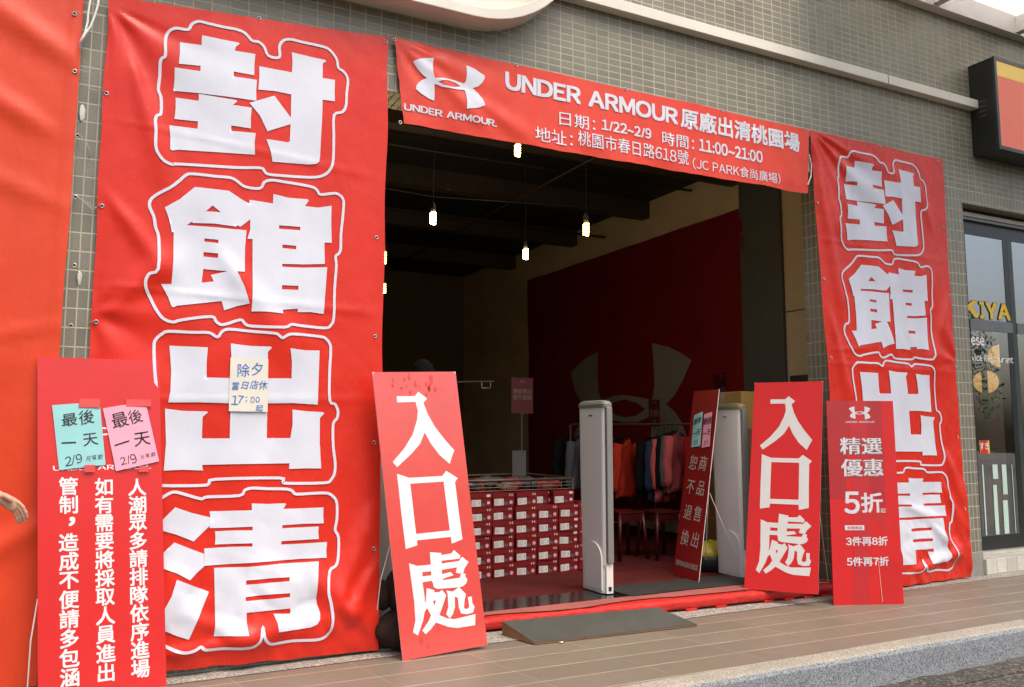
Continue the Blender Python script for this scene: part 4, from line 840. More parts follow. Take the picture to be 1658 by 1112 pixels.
note('paper_note', 'pink paper note with black writing taped to the big queue notice board', nq((.3082, 1.5717), (.5216, 1.6153), (.5865, 1.2642), (.3683, 1.2126)), PINK, fQ, ntx, d=-.009)
for (u0, u1, v0, v1) in ((.12, .22, 1.575, 1.625), (.345, .47, 1.585, 1.625), (.16, .21, 1.21, 1.25), (.42, .47, 1.205, 1.235)): MB().box(u0-.3, u1-.3, -.0145, -.0140, v0*kq, v1*kq).build('clear_tape', TAPE, bq)
# ================================================================ doorway floor pieces
REDCL = mat('red_vinyl_sheet', (.55, .026, .020), .55, .3, var=.1, vscale=6, bs=.8, bscale=16, bd=.02)
DUSTY = mat('dusty_red_carpet', (.34, .105, .09), .9, .2, var=.15, vscale=4, bs=.5, bscale=200, dirt=.25)
pf = thing('doorway_platform', (3.5, .1, 0), 'low red carpeted platform filling the doorway, its front edge wrapped in creased red sheet', 'platform')
def pfy(x): return .088-.046*(x-2.4)+.012*nz3(x*3, 81)
q = MB(); nn = 90
prof = [(.30, .094), (.05, .095), (.018, .093), (.003, .084), (-.004, .060), (.004, .036), (.004, .022), (.05, .020), (.06, .09)]
vs = []
for i in range(nn+1):
    x = 1.66+3.86*i/nn; y0 = pfy(x)
    for j, (dy, z) in enumerate(prof):
        k = 1 if j in (2, 3, 4, 5) else .2
        vs.append((x-3.5, y0+dy-.1+k*.008*nz3(x*7, j*.6, 83)-k*.02*max(0, nz3(x*2.2, 3, 84)), z+k*(.008*nz3(x*6, j*.9, 85)+.007*nz3(x*21, j*1.7, 86))))
m_ = len(prof)
q.add(vs, [(i*m_+j, (i+1)*m_+j, (i+1)*m_+j+1, i*m_+j+1) for i in range(nn) for j in range(m_-1)]); q.build('edge_wrap', REDCL, pf, smooth=True)
q = MB(); vs = []
for i in range(61):
    x = 1.66+3.86*i/60; f_ = pfy(x)+.012+.012*nz3(x*2.1, 88)+.13*max(0, nz3(x*1.6, 4.4))+.05*sstep(3.5, 3.9, x)
    vs += [(x-3.5, min(f_, .2)-.1, .1035), (x-3.5, .2445-.1, .1035)]
q.add(vs, [(2*i, 2*i+2, 2*i+3, 2*i+1) for i in range(60)]); q.build('carpet_top', DUSTY, pf)
for x in (4.05, 4.32, 4.78, 4.98, 5.18, 5.36):
    q = MB(); y0 = pfy(x); q.box(x-3.5-.05, x-3.5+.05, y0-.105+.0, y0+.10, .003, .022); q.build('pallet_foot', REDCL, pf, bevel=.004)
OLIVE = mat('grey_green_ramp_sheet', (.062, .062, .053), .6, var=.12, vscale=3, bs=.35, bscale=40, dirt=.35)
WOOD = mat('brown_plywood', (.25, .115, .05), .7, var=.3, vscale=8, bs=.3, bscale=40)
rp = thing('ramp', (3.1, -.15, 0), 'dark grey green wooden ramp sloping from the pavement up to the platform', 'ramp')
tl_, tr_, br_, bl_ = atz(812.7, 1007, .088), atz(1065, 984, .088), atz(1128.7, 1011.5, .012), atz(865, 1041.6, .012)
o3 = Vector((3.1, -.15, 0)); q = MB()
t4 = [tl_-o3, tr_-o3, br_-o3, bl_-o3]
top = [p+Vector((0, 0, .004)) for p in t4]; q.add(top+t4, [(3, 2, 1, 0), (4, 5, 6, 7), (0, 1, 5, 4), (1, 2, 6, 5), (2, 3, 7, 6), (3, 0, 4, 7)])
fix_normals(q.build('ramp_sheet', OLIVE, rp))
q = MB(); b4 = [Vector((p.x, p.y, .005)) for p in t4]; u4 = [p-Vector((0, 0, .0005)) for p in t4]
q.add(u4+b4, [(0, 1, 5, 4), (1, 2, 6, 5), (2, 3, 7, 6), (3, 0, 4, 7), (4, 5, 6, 7)]); fix_normals(q.build('ramp_wedge', WOOD, rp))
q = MB(); RUB = mat('black_rubber_mat', (.022, .022, .019), .75, var=.3, vscale=6, bs=.6, bscale=90, dirt=.3)
def rm(u, v): x = 3.66+1.7*u+.02*nz3(v*4, u*5); return (x, .225+.39*v+.008*nz3(u*5, v*3, 4), .108+.006*abs(nz3(u*6, v*4, 9)))
q.grid(30, 8, rm)
for i in range(30):
    pass
q.box(3.67, 5.35, .235, .605, .1015, .1072); tag(q.build('rubber_mat', RUB, smooth=True), 'black rubber mat lying between the two white gates', 'mat')
for (px_, py_) in ((874, 1040), (909, 1041)):
    c = atz(px_, py_, .002); q = MB(); 
    q.add([(.02*math.cos(k)*random.uniform(.5, 1.2), .012*math.sin(k)*random.uniform(.5, 1.2), random.uniform(.001, .01)) for k in [i*.7 for i in range(9)]], [tuple(range(9))])
    tag(q.build('paper_scrap', WPR, loc=c), 'tiny white paper scrap on the paving at the %s of the ramp foot' % ('left end' if px_ < 890 else 'middle'), 'scrap')

# ================================================================ security gates
GW = mat('gate_white_plastic', (.76, .74, .69), .42, var=.03, vscale=3); GG = mat('gate_grey_trim', (.20, .20, .185), .5, var=.05); GO = mat('gate_olive_cap', (.20, .18, .10), .5, var=.05)
def gate(x, y, capm, label):
    g0 = thing('security_gate', (x, y, .109), label, 'security gate', 'security gates in the doorway')
    Hh = 1.455
    def ring(z, w0, w1, t):   # rounded slab, long side along y
        pts = []; r_ = t*.45
        for cx_, cy_, a0 in ((t/2-r_, w1-r_, 0), (-t/2+r_, w1-r_, 90), (-t/2+r_, w0+r_, 180), (t/2-r_, w0+r_, 270)):
            for i in range(5):
                a = R(a0+90*i/4); pts.append((cx_+r_*math.cos(a), cy_+r_*math.sin(a), z))
        return pts
    q = MB(); q.loft([ring(.20, .0, .345, .085), ring(.4, .0, .35, .084), ring(.9, .0, .365, .080), ring(1.36, .0, .375, .074), ring(1.40, .0, .375, .073)])
    q.build('panel', GW, g0, smooth=False)
    q = MB(); q.loft([ring(1.401, -.02, .385, .086), ring(1.425, -.02, .385, .086), ring(1.447, .0, .36, .070), ring(Hh, .06, .30, .05)]); q.build('cap', capm, g0)
    q = MB(); q.box(-.026, .026, -.028, .004, .225, 1.40); q.build('edge_trim', GG, g0, bevel=.006)
    q = MB(); q.loft([ring(.0, .01, .33, .10), ring(.06, .01, .33, .098), ring(.20, .012, .335, .090)])
    pts = [(.03, .02), (.27, .02)] + [(.15+.12*math.cos(R(a)), .25+.12*math.sin(R(a))) for a in range(0, 181, 15)]
    q.add([(-.0530, p[0], p[1]) for p in pts]+[(-.030, p[0], p[1]) for p in pts], [tuple(reversed(range(len(pts))))]+[(i, (i+1) % len(pts), len(pts)+(i+1) % len(pts), len(pts)+i) for i in range(len(pts))])
    q.box(-.03, .03, -.005, .02, .0, .215)
    fix_normals(q.build('foot', GW, g0))
    q = MB(); q.box(-.012, .012, -.0055-.004, -.0055, .02, .05); q.build('dark_slot', BLACKM, g0); MB().box(-.0405, -.0385, .16, .21, 1.335, 1.342).build('dark_slot', BLACKM, g0); MB().box(-.02, .02, .12, .17, Hh-.002, Hh+.003).build('dark_slot', BLACKM, g0)
    return g0
gate(3.57, .375, GG, 'white plastic security gate with a grey cap, standing alone mid doorway before the shoe boxes')
gate(4.98, .43, GO, 'white plastic security gate with an olive cap, partly behind the right entrance board')

# ================================================================ hall furnishings
# big wall banner with the emblem on the side wall (seen along y)
def wi(y, z): return .02+.016*nz3(y*1.1, z*.8, 91)+.010*math.sin(y*5+2*nz3(z, 92))*sstep(2.2, 3.9, z)+crumple(y, z, 1.8, .012, 93)
Y0, Y1 = atx(1203, 340, HW-.03).y, atx(856, 455, HW-.03).y
zt = atx(1000, 405, HW-.03).z
lc = (atx(1013, 640, HW-.03).y, 1.62)
def flipy(fl, c): return ([(2*c-v[0], v[1]) for v in fl[0]], [tuple(reversed(f)) for f in fl[1]])
lgf = logo(lc[0], lc[1], 2.75, .12)
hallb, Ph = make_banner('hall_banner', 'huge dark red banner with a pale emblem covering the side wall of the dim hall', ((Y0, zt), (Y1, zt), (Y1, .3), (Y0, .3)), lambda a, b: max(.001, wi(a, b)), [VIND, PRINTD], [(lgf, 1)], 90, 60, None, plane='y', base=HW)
# hanging bulbs
BUW = emit('white_lamp_glass', (1, .97, .86), 14); BUY = emit('warm_lamp_glass', (1, .66, .14), 10)
SOCK = mat('black_lamp_socket', (.02, .02, .02), .5); CRD = mat('black_cord', (.015, .014, .012), .6)
def bulb(px, py, D, m, label, watt=2, warm=False):
    d = _ray(px, py); d /= d.dot(Vector((math.sin(_ya), math.cos(_ya), 0))); p = _C+d*D
    o = thing('hanging_bulb', p, label, 'light bulb', 'bare bulbs hung from the hall ceiling')
    q = MB()
    pts = [(.020*math.cos(a), .020*math.sin(a), -.045+.09*a/(math.pi*8)) for a in [k*.42 for k in range(60)]]
    q.tube(pts, .0075, 6)
    q.build('bulb', m, o, smooth=True)
    ld = bpy.data.lights.new('bulb_light', 'POINT'); ld.energy = watt; ld.shadow_soft_size = .04; ld.color = (1, .72, .36) if warm else (1, .93, .80)
    lo_ = bpy.data.objects.new('bulb_light', ld); COL.objects.link(lo_); lo_.parent = o; lo_.location = (0, 0, -.075)
    q = MB(); q.lathe([(.016, .046), (.019, .050), (.019, .070), (.016, .072)], 12); q.build('bulb_base', mat('ivory_bulb_base', (.45, .33, .14), .5), o)
    q = MB(); q.lathe([(.02, .073), (.022, .078), (.022, .10), (.016, .125), (.006, .13)], 12); q.build('socket', SOCK, o)
    q = MB(); top = 4.06-p.z; q.tube([(0, 0, .13), (.01, .01, .13+(top-.13)*.5), (0, 0, top)], .0025, 5); q.build('cord', CRD, o)
bulb(701, 353, 6.6, BUW, 'white spiral bulb hanging highest on the left of the doorway')
bulb(949, 371, 6.6, BUY, 'warm yellow spiral bulb hanging in front of the beige wall', 9, True)
bulb(851, 411, 7.8, BUW, 'white spiral bulb hanging lowest in the middle of the hall')
bulb(621, 417, 7.2, BUY, 'upper of two warm bulbs beside the edge of the tall left banner', 5, True)
bulb(621, 467, 8.9, BUY, 'lower of two warm bulbs beside the edge of the tall left banner', 5, True)
bulb(838, 243, 6.6, BUY, 'warm bulb half hidden by the lower edge of the wide banner', 3, True)
q = MB(); q.tube([at(600, 300, 2.0), at(701, 318, 2.0), at(949, 335, 2.0), at(1020, 340, 2.0)], .006, 5); tag(q.build('lamp_wire', CRD), 'black wire strung between the hanging bulbs under the ceiling', 'wire')
# shoe boxes
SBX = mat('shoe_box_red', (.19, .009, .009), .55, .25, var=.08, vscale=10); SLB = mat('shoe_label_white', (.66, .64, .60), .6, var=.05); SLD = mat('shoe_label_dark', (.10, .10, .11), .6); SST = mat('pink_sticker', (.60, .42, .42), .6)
SBS = mat('shoe_box_shadow_gap', (.012, .004, .004), .8)
xs_ = [at(750+c/5.562, 860, 1.41).x for c in (160, 358, 572, 766, 955, 1115)]
zb = .098; ztop = at(815, 797.5, 1.41).z; bh = (ztop-zb)/6
xs_ = [xs_[0]+(xs_[4]-xs_[0])*c/4 for c in range(5)]+[xs_[5]]
rs = random.Random(11)
ords = ('first', 'second', 'third', 'fourth', 'fifth', 'sixth')
bw_ = (xs_[4]-xs_[0])/4-.004
def shoe_box(x, y, z, label, kind):
    w, dp, hh = bw_, .33, bh-.003
    o = thing('shoe_box', (x, y, z), label, 'shoe box', 'red shoe boxes stacked in the hall', R(rs.uniform(-2.5, 2.5)))
    lid_h = .040
    q = MB(); q.box(-w/2+.004, w/2-.004, .004, dp-.004, 0, hh-lid_h+.004, 0)
    yy = .0025
    tilt = rs.uniform(-.05, .05); lx = -w/2+.014+rs.uniform(0, .008)
    def L(x0, z0): return (lx+x0*math.cos(tilt)-z0*math.sin(tilt), yy, .010+x0*math.sin(tilt)+z0*math.cos(tilt))
    q.add([L(0, 0), L(.088, 0), L(.088, .056), L(0, .056)], [(0, 1, 2, 3)], 1)
    q.add([L(.089, .004), L(.130, .004), L(.126, .020), L(.089, .030)], [(0, 1, 2, 3)], 2)
    for k in range(4):
        a = .006; q.add([(p[0], p[1]-.0006, p[2]) for p in (L(a, .010+.010*k), L(a+.03+.012*(k % 2), .010+.010*k), L(a+.03+.012*(k % 2), .013+.010*k), L(a, .013+.010*k))], [(0, 1, 2, 3)], 4)
    q.add([(p[0], p[1]-.0006, p[2]) for p in (L(.070, .016), L(.074, .016), L(.074, .040), L(.070, .040))], [(0, 1, 2, 3)], 2)
    if kind == 0:
        c = (w/2-.035, .034)
        q.add([(c[0]+.016*math.cos(k*.4488), yy, c[1]+.016*math.sin(k*.4488)) for k in range(14)], [tuple(range(14))], 3)
    else:
        q.box(w/2-.045, w/2-.02, yy-.0008, yy, .026, .048, 1)
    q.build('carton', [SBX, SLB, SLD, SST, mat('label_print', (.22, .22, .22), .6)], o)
    q = MB(); q.box(-w/2, w/2, 0, dp, hh-lid_h, hh, 0)
    f = logo(w/2-.038, hh-.018, .034) if kind == 0 else rect(w/2-.052, w/2-.016, hh-.028, hh-.008)
    q.add([(v[0], -.0008-lay(v), v[1]) for v in f[0]], f[1], 1)
    q.add([(-.02, -.0006, hh-lid_h), (.02, -.0006, hh-lid_h), (.012, -.0006, hh-lid_h+.008), (-.012, -.0006, hh-lid_h+.008)], [(0, 1, 2, 3)], 2)
    q.build('lid', [SBX, SLB, SBS], o)
    return o
for c in range(5):
    for r_ in range(6):
        z = zb+bh*(5-r_); x = xs_[c]+rs.uniform(-.006, .006)+(.0 if r_ else (0, 0, .012, 0, -.04)[c]); y = 1.41+rs.uniform(-.012, .012)
        if c == 3 and r_ == 0: y = 1.49
        kind = 1 if (r_, c) in ((0, 0), (0, 4), (2, 4), (3, 4)) else 0
        shoe_box(x, y, z, 'red shoe box in %s row from top, %s column from left%s' % (ords[r_], ords[c], ', set back into shade' if (c == 3 and r_ == 0) else ''), kind)
for r_ in range(5):
    z = zb+bh*(4-r_)+.01
    o = thing('shoe_box', (xs_[5], 1.40, z), 'red shoe box lying lengthways at the right end of the stack, %s from the top' % ords[r_], 'shoe box', 'red shoe boxes stacked in the hall')
    q = MB(); q.box(-.09, .24, .004, .2, 0, bh-.045); 
    q.build('carton', SBX, o); q = MB(); q.box(-.094, .244, 0, .204, bh-.042, bh-.003)
    f = fit(text('UNDER ARMOUR', .02), -.075, .02, bh-.030, bh-.018); q.add([(v[0], -.0008-lay(v), v[1]) for v in f[0]], f[1], 1); q.build('lid', [SBX, SLB], o)
# wire bin behind the boxes with loose goods
zr = at(840, 777, 1.46).z; xl, xr = at(690, 777, 1.46).x, at(927, 777, 1.46).x
wb = thing('wire_bin', ((xl+xr)/2, 1.95, .098), 'wire mesh sale bin with a steel rim standing behind the shoe boxes', 'bin')
o3 = Vector(((xl+xr)/2, 1.95, .098)); q = MB()
cs = [Vector((xl, 1.46, zr))-o3, Vector((xr, 1.46, zr))-o3, Vector((xr, 2.3, zr))-o3, Vector((xl, 2.3, zr))-o3]
q.tube(cs, .014, 8, closed=True); STEELD = mat('dull_dark_steel', (.16, .13, .10), .5, metal=.7, var=.2, vscale=20)
q.build('rim', STEELD, wb, smooth=True)
q = MB(); dz = zr-ztop-.012
for i in range(13):
    x = xl+(xr-xl)*i/12; q.tube([Vector((x, 1.46, zr-.01))-o3, Vector((x, 1.46, zr-dz))-o3], .003, 5)
for k in range(3): q.tube([Vector((xl, 1.46, zr-dz/3*(k+1)))-o3, Vector((xr, 1.46, zr-dz/3*(k+1)))-o3], .003, 5)
q.build('mesh_side', STEELD, wb)
for c in cs: MB().tube([c, Vector((c.x, c.y, .002 if c.y > 0 else ztop-.098+.004))], .014, 8).build('leg', STEELD, wb)
GOODC = [(.10, .10, .10), (.30, .05, .05), (.06, .22, .16), (.30, .25, .2), (.05, .05, .08), (.45, .12, .10)]
rs = random.Random(5)
for i in range(16):
    x = rs.uniform(xl+.12, xr-.12); y = rs.uniform(1.55, 2.2); z = zr-.07+rs.uniform(0, .03); s = rs.uniform(.06, .10); sd_ = rs.uniform(0, 50)
    q = MB(); q.grid(12, 8, lambda u, v: tuple(Vector((math.cos(u*6.2832)*math.sin(v*3.1416)*1.3, math.sin(u*6.2832)*math.sin(v*3.1416), math.cos(v*3.1416)*.55))*s*(1+.5*nz3(u*6.28, v*4, sd_))))
    tag(q.build('bagged_item', mat('bagged_goods_%d' % (i % 6), GOODC[i % 6], .3, var=.3, vscale=20), smooth=True, loc=(x, y, z)), 'small plastic bagged sale item lying loose in the wire bin', 'sale item', 'bagged items in the wire bin')
q = MB(); q.box(xl+.02, xr-.02, 1.48, 2.28, zr-dz, zr-dz+.02); q.build('bin_bed', mat('grey_bin_bed', (.06, .06, .06), .7), wb)
# notices on poles
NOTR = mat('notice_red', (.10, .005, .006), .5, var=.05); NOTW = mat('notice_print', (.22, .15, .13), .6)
def pole_sign(px0, py0, px1, py1, y, lines, zbase, label, tilt=0, lean=0):
    a = at(px0, py1, y); b = at(px1, py0, y); w = b.x-a.x; h = b.z-a.z
    o = thing('pole_notice', ((a.x+b.x)/2, y, zbase), label, 'notice'); q = MB()
    zz = a.z-zbase
    mt = Matrix.Translation((0, 0, zz)) @ Matrix.Rotation(tilt, 4, 'Y')
    q.box(-w/2, w/2, 0, .004, 0, h, 0, mt)
    for s, cy, sz in lines:
        f = logo(0, cy*h, .05) if s == 'logo' else glyph(s, 0, cy*h, sz, .02)
        q.add([mt @ Vector((v[0], -.001-lay(v), v[1])) for v in f[0]], f[1], 1)
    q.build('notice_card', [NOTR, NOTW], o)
    q = MB(); q.tube([(0, .012, 0), (0, .012, zz+h*.3)], .008, 8); q.lathe([(.03, zz-.01), (.03, zz), (.012, zz+.004)], 12, (0, .012, 0)); q.build('pole', STEELD, o)
    return o
ps = pole_sign(828, 612, 863, 669, 2.3, [('logo', .9, 0), ('商品售出', .62, .052), ('恕不退換', .45, .052)], zr-.095, 'dark red card notice with pale characters on a steel pole above the wire bin')
a = at(828, 776, 2.28); b = at(850, 729, 2.28)
q = MB(); q.box(a.x, b.x, 2.26, 2.264, a.z, b.z); tag(q.build('blank_card', mat('grey_card', (.13, .12, .11), .7)), 'blank grey card clipped to the foot of the notice pole above the wire bin', 'card')
pole_sign(1051, 647, 1068, 690, 3.0, [('logo', .9, 0), ('5折', .5, .09), ('起', .2, .04)], .098, 'narrow dark red price notice on a pole beside the pink garments')
pole_sign(1160, 604, 1190, 655, 2.2, [('logo', .92, 0), ('品售出', .5, .055), ('不退換', .3, .055)], .098, 'tilted dark red notice showing above the leaning returns board', tilt=R(-10))
# garments on rails
def garment(x, y, z, L_, W_, m, label, seed, rz, sleeve=.52, thick=.05):
    o = thing('garment', (x, y, z), label, 'garment', 'garments hanging on the rails', rz)
    q = MB(); n = 28; rings = []
    for k in range(15):
        t = k/14; zz = -.03-t*L_
        hw = W_*(.18+.82*sstep(0, .14, t))*(.98+.10*t); 
        ring = []
        for j in range(n):
            a = 2*math.pi*j/n
            f = 1+.22*math.sin(a*7+seed+2*nz3(t*2, seed))*sstep(.1, .6, t)
            ring.append((hw*math.cos(a)*(.97+.03*f), (thick*(.5+.6*t))*math.sin(a)*f*1.1+.012*nz3(math.cos(a)*3+seed, t*4)*3, zz+.05*nz3(math.cos(a)*1.6+seed, math.sin(a)*1.6)*max(0, t-.7)/.3-.05*abs(math.cos(a))*(k < 2)))
        rings.append(ring)
    q.loft(rings); q.build('garment_body', m, o, smooth=True)
    for s in (-1, 1):
        q = MB(); pts = []; rr_ = []
        for k in range(9):
            t = k/8; pts.append((s*(W_*.93+.055*math.sin(t*1.9)+.012*nz3(t*4, seed, s)), -.015+.03*nz3(t*3, seed, s*2), -.09-t*sleeve)); rr_.append(.060-.018*t+.006*nz3(t*7, seed))
        q.tube(pts, rr_, 10); q.build('sleeve', m, o, smooth=True)
    q = MB(); q.tube([(0, 0, -.03), (0, 0, .012), (.012, 0, .032), (0, 0, .048), (-.014, 0, .036)], .003, 6); q.tube([(-W_*.8, 0, -.075), (0, 0, -.025), (W_*.8, 0, -.075)], .008, 6); q.build('hanger', BLACKM, o)
    return o
def cloth(n, c): return mat('cloth_'+n, c, .9, .2, var=.12, vscale=8, bs=.25, bscale=30)
ORG, PNK, RED_, BLK, NAVY, BLUE, GRY, MAR = cloth('orange_red', (.85, .06, .025)), cloth('coral_pink', (.85, .17, .16)), cloth('red', (.42, .020, .018)), cloth('black', (.010, .010, .011)), cloth('navy', (.02, .03, .10)), cloth('dusty_blue', (.035, .06, .12)), cloth('grey', (.16, .16, .18)), cloth('maroon', (.045, .008, .010))
def rack(x0, y0, x1, y1, z, label):
    o = thing('clothes_rail', ((x0+x1)/2, (y0+y1)/2, .098), label, 'clothes rail', 'clothes rails in the hall')
    c = Vector(((x0+x1)/2, (y0+y1)/2, .098)); q = MB(); A = Vector((x0, y0, z))-c; B = Vector((x1, y1, z))-c
    q.tube([A, B], .013, 8); q.build('rail', STEELD, o)
    for p in (A, B): MB().tube([p, (p.x, p.y, .012)], .013, 8).build('upright', STEELD, o)
    d = (B-A).normalized(); nrm = Vector((-d.y, d.x, 0))
    for p in (A, B): MB().tube([Vector((p.x, p.y, .016))-nrm*.25, Vector((p.x, p.y, .016))+nrm*.25], .013, 8).build('foot', STEEL, o)
def line_up(x0, y0, x1, y1, z, items, rz):
    for t, m, lb, L_, W_ in items:
        garment(x0+(x1-x0)*t, y0+(y1-y0)*t, z-.05, L_, W_, m, lb, t*37.7+x0, rz)
# rail with the pink garments
R0, RD = Vector((5.87, 1.95, 1.40)), Vector((-.42, .91, 0)).normalized()
rack(*(R0-RD*.1).xy, *(R0+RD*1.75).xy, 1.40, 'steel clothes rail of coral, orange and dark garments beside the returns board')
for px_, m, lb, L_, W_, dz in ((1143, NAVY, 'navy garment at the near end of the long rail, almost hidden', .62, .21, 0), (1130, RED_, 'red garment between the navy and the coral pink ones', .62, .21, 0), (1099, PNK, 'front coral pink sweatshirt on the long rail', .64, .22, 0), (1094, GRY, 'pale grey garment just left of the coral pink sweatshirt', .66, .21, 0),
    (1086, BLK, 'black garment between the grey and dusty pink ones', .58, .21, -.02), (1080, PNK, 'narrow strip of dusty pink garment beside the blue one', .70, .21, -.03), (1070, BLUE, 'dusty blue garment between black and pink ones', .68, .21, -.05), (1056, BLK, 'black garment just right of the orange red jacket', .66, .22, -.06), (1020, ORG, 'orange red jacket hanging between black garments', .64, .23, -.08), (1006, BLK, 'black garment just left of the orange red jacket', .66, .23, -.07),
    (992, GRY, 'dark grey garment beside the lone middle gate', .6, .22, -.07), (975, BLK, 'black garment hidden behind the lone middle gate', .6, .22, -.06), (938, GRY, 'grey garment left of the lone middle gate', .6, .22, -.06), (915, BLK, 'black garment at the far end of the long rail', .6, .22, -.05)):
    p = R0+RD*((1145-px_)/128)
    garment(p.x, p.y, p.z-.05+dz, L_, W_, m, lb, px_*1.7, R(25))
RC_ = (2.4, 3.3, 3.8, 3.8, 1.46)
rack(*RC_, 'steel clothes rail of dark maroon garments behind the wire bin')
line_up(*RC_, [(.03+.094*i, MAR if i % 3 else BLK, 'dark garment, %s from the left on the rail behind the wire bin' % ('first', 'second', 'third', 'fourth', 'fifth', 'sixth', 'seventh', 'eighth', 'ninth', 'tenth', 'eleventh')[i], .66, .24) for i in range(11)], R(70))
q = MB(); a = at(740, 618, 3.0); b = at(800, 617, 3.0); q.tube([a, b], .008, 6); c = at(780, 628, 3.0); d = at(794, 628, 3.0); q.tube([at(780, 619, 3.0), c, d, at(794, 619, 3.0)], .006, 6)
tag(q.build('display_arm', STEEL), 'thin steel display arm with a square hook left of the hanging notice', 'hook')
# stools
def stool(x, y, label):
    o = thing('plastic_stool', (x, y, .098), label, 'stool', 'red plastic stools in the hall'); SM = mat('red_stool_plastic', (.06, .004, .004), .35, var=.05)
    q = MB(); q.box(-.15, .15, -.15, .15, .43, .455); q.build('seat', SM, o, bevel=.012)
    for sx, sy in ((-1, -1), (1, -1), (-1, 1), (1, 1)):
        q = MB(); q.tube([(sx*.13, sy*.13, .43), (sx*.145, sy*.145, .25), (sx*.165, sy*.165, .0)], [.022, .020, .017], 8); q.build('leg', SM, o, smooth=True)
    q = MB()
    for sx in (-1, 1): q.box(-.13, .13, sx*.135-.006, sx*.135+.006, .36, .43); q.box(sx*.135-.006, sx*.135+.006, -.128, .128, .36, .429)
    q.build('apron', SM, o)
stool(4.72, 1.85, 'red plastic stool under the garments, the left one'); stool(5.06, 1.72, 'red plastic stool under the garments, the right one')
# returns board inside the door
BRi = atz(1131, 942, .109); BLi = BRi+Vector((.055, .40, 0)); top = atx(1164, 631, BRi.x+.34)
upi = Vector((.34, top.y-BRi.y, top.z-BRi.z)); hi = upi.length
ri = []
for s, x, y0, y1 in (('商品售出', .285, .60, .20), ('恕不退換', .125, .60, .20)):
    for i, ch in enumerate(s): ri.append((glyph(ch, x, (y0+(y1-y0)*i/3)*hi, .140, .002, R(-4), .95, shear=.12), 2))
ri.append((glyph('購物前請先確認', .20, .065*hi, .050, .004), 2))
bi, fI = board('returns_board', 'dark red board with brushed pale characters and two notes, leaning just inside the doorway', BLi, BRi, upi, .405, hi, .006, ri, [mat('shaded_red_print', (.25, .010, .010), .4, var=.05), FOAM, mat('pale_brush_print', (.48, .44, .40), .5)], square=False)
prop(bi, [fI(.38, .75, .02), (*atz(1141, 925, .1).xy, .1)]); prop(bi, [fI(.40, .72, .02), (5.02, .52, .115)])
ntx2 = [('最後', .50, .77, .22, .004, .03, 1.2, .1), ('一天', .5, .42, .22, .004, .03, 1.1, .1), ('2/9', .5, .13, .17, 0, .05, .7, .2)]
note('paper_note', 'teal paper note on the dark returns board inside the doorway', ((.06, .86*hi), (.20, .88*hi), (.215, .69*hi), (.07, .68*hi)), TEAL, fI, ntx2)
note('paper_note', 'pink paper note on the dark returns board inside the doorway', ((.23, .865*hi), (.355, .875*hi), (.37, .69*hi), (.245, .68*hi)), PINK, fI, ntx2, d=-.009)
# black basin with a yellow bag beside it
c = atz(1162, 928, .1)
o = thing('black_basin', (5.02, .98, .098), 'round black rubber basin on the hall floor behind the returns board', 'basin'); q = MB()
q.lathe([(.20, 0), (.225, .02), (.235, .11), (.225, .135), (.20, .13), (.19, .03), (.01, .025)], 26); q.build('basin_wall', mat('black_rubber', (.012, .012, .012), .6), o, smooth=True)
q = MB(); q.grid(22, 12, lambda u, v: tuple(Vector((math.cos(u*6.2832)*math.sin(v*3.1416), math.sin(u*6.2832)*math.sin(v*3.1416)*.9, math.cos(v*3.1416)*.55))*.17*(1+.35*abs(nz3(math.cos(u*6.28)*2.2, math.sin(u*6.28)*2.2, v*3)))))
tag(q.build('yellow_bag', mat('yellow_plastic_bag', (.50, .42, .035), .4, var=.1, vscale=12, bs=.4, bscale=20, bd=.02), smooth=True, loc=(5.02, .98, .245)), 'crumpled yellow plastic bag sitting in the black basin', 'bag')
# cartons behind the right entrance board
def carton(x, y, z, w, d, h, m, label, rz=0):
    o = thing('cardboard_carton', (x, y, z), label, 'carton', 'cardboard cartons stacked by the right wall', R(rz)); q = MB(); q.box(-w/2, w/2, -d/2, d/2, 0, h); q.build('carton_box', m, o, bevel=.006)
    q = MB(); q.box(-w/2-.001, w/2+.001, -.028, .028, h-.10, h+.0012); q.box(-.028, .028, -d/2-.0012, -d/2, h-.10, h+.001); q.build('carton_tape', mat('pale_carton_tape', (.40, .33, .24), .3), o)
    q = MB(); q.box(w*.12, w*.36, -d/2-.0018, -d/2-.0002, h*.35, h*.62); q.build('carton_label', mat('carton_label_paper', (.42, .40, .36), .7), o)
CB1 = mat('mustard_cardboard', (.34, .21, .055), .8, var=.1); CB2 = mat('brown_cardboard', (.17, .085, .04), .85, var=.15)
zc_ = .098
lv = ('lowest', 'second', 'third', 'topmost')
for i, (h_, m) in enumerate(((.42, CB2), (.42, CB2), (.40, CB2), (.34, CB1))):
    carton(5.62, 1.0, zc_, .72, .5, h_, m, ('mustard yellow carton, topmost behind the right entrance board' if i == 3 else 'brown carton behind the right entrance board, %s of its stack' % lv[i]), (2, -3, 1, 0)[i]); zc_ += h_+.002
zc_ = .098
for i in range(3):
    carton(6.10, .62, zc_, .42, .45, .44, CB2, 'brown carton nearest the right banner edge, %s of its stack' % ('lowest', 'middle', 'topmost')[i], (1, -2, 2)[i]); zc_ += .442
o = thing('loudspeaker', (6.05, .62, zc_), 'black loudspeaker box on the cartons beside the edge of the right banner', 'loudspeaker'); q = MB(); q.box(-.17, .17, -.15, .15, 0, .42); q.build('cabinet', BLACKM, o, bevel=.012)
q = MB(); q.lathe([(.11, -.152), (.115, -.158), (.09, -.156), (.03, -.151), (.001, -.153)], 24, axis='y', c=(0, -.302, .16)); q.build('speaker_cone', mat('grey_cone', (.05, .05, .05), .5), o)
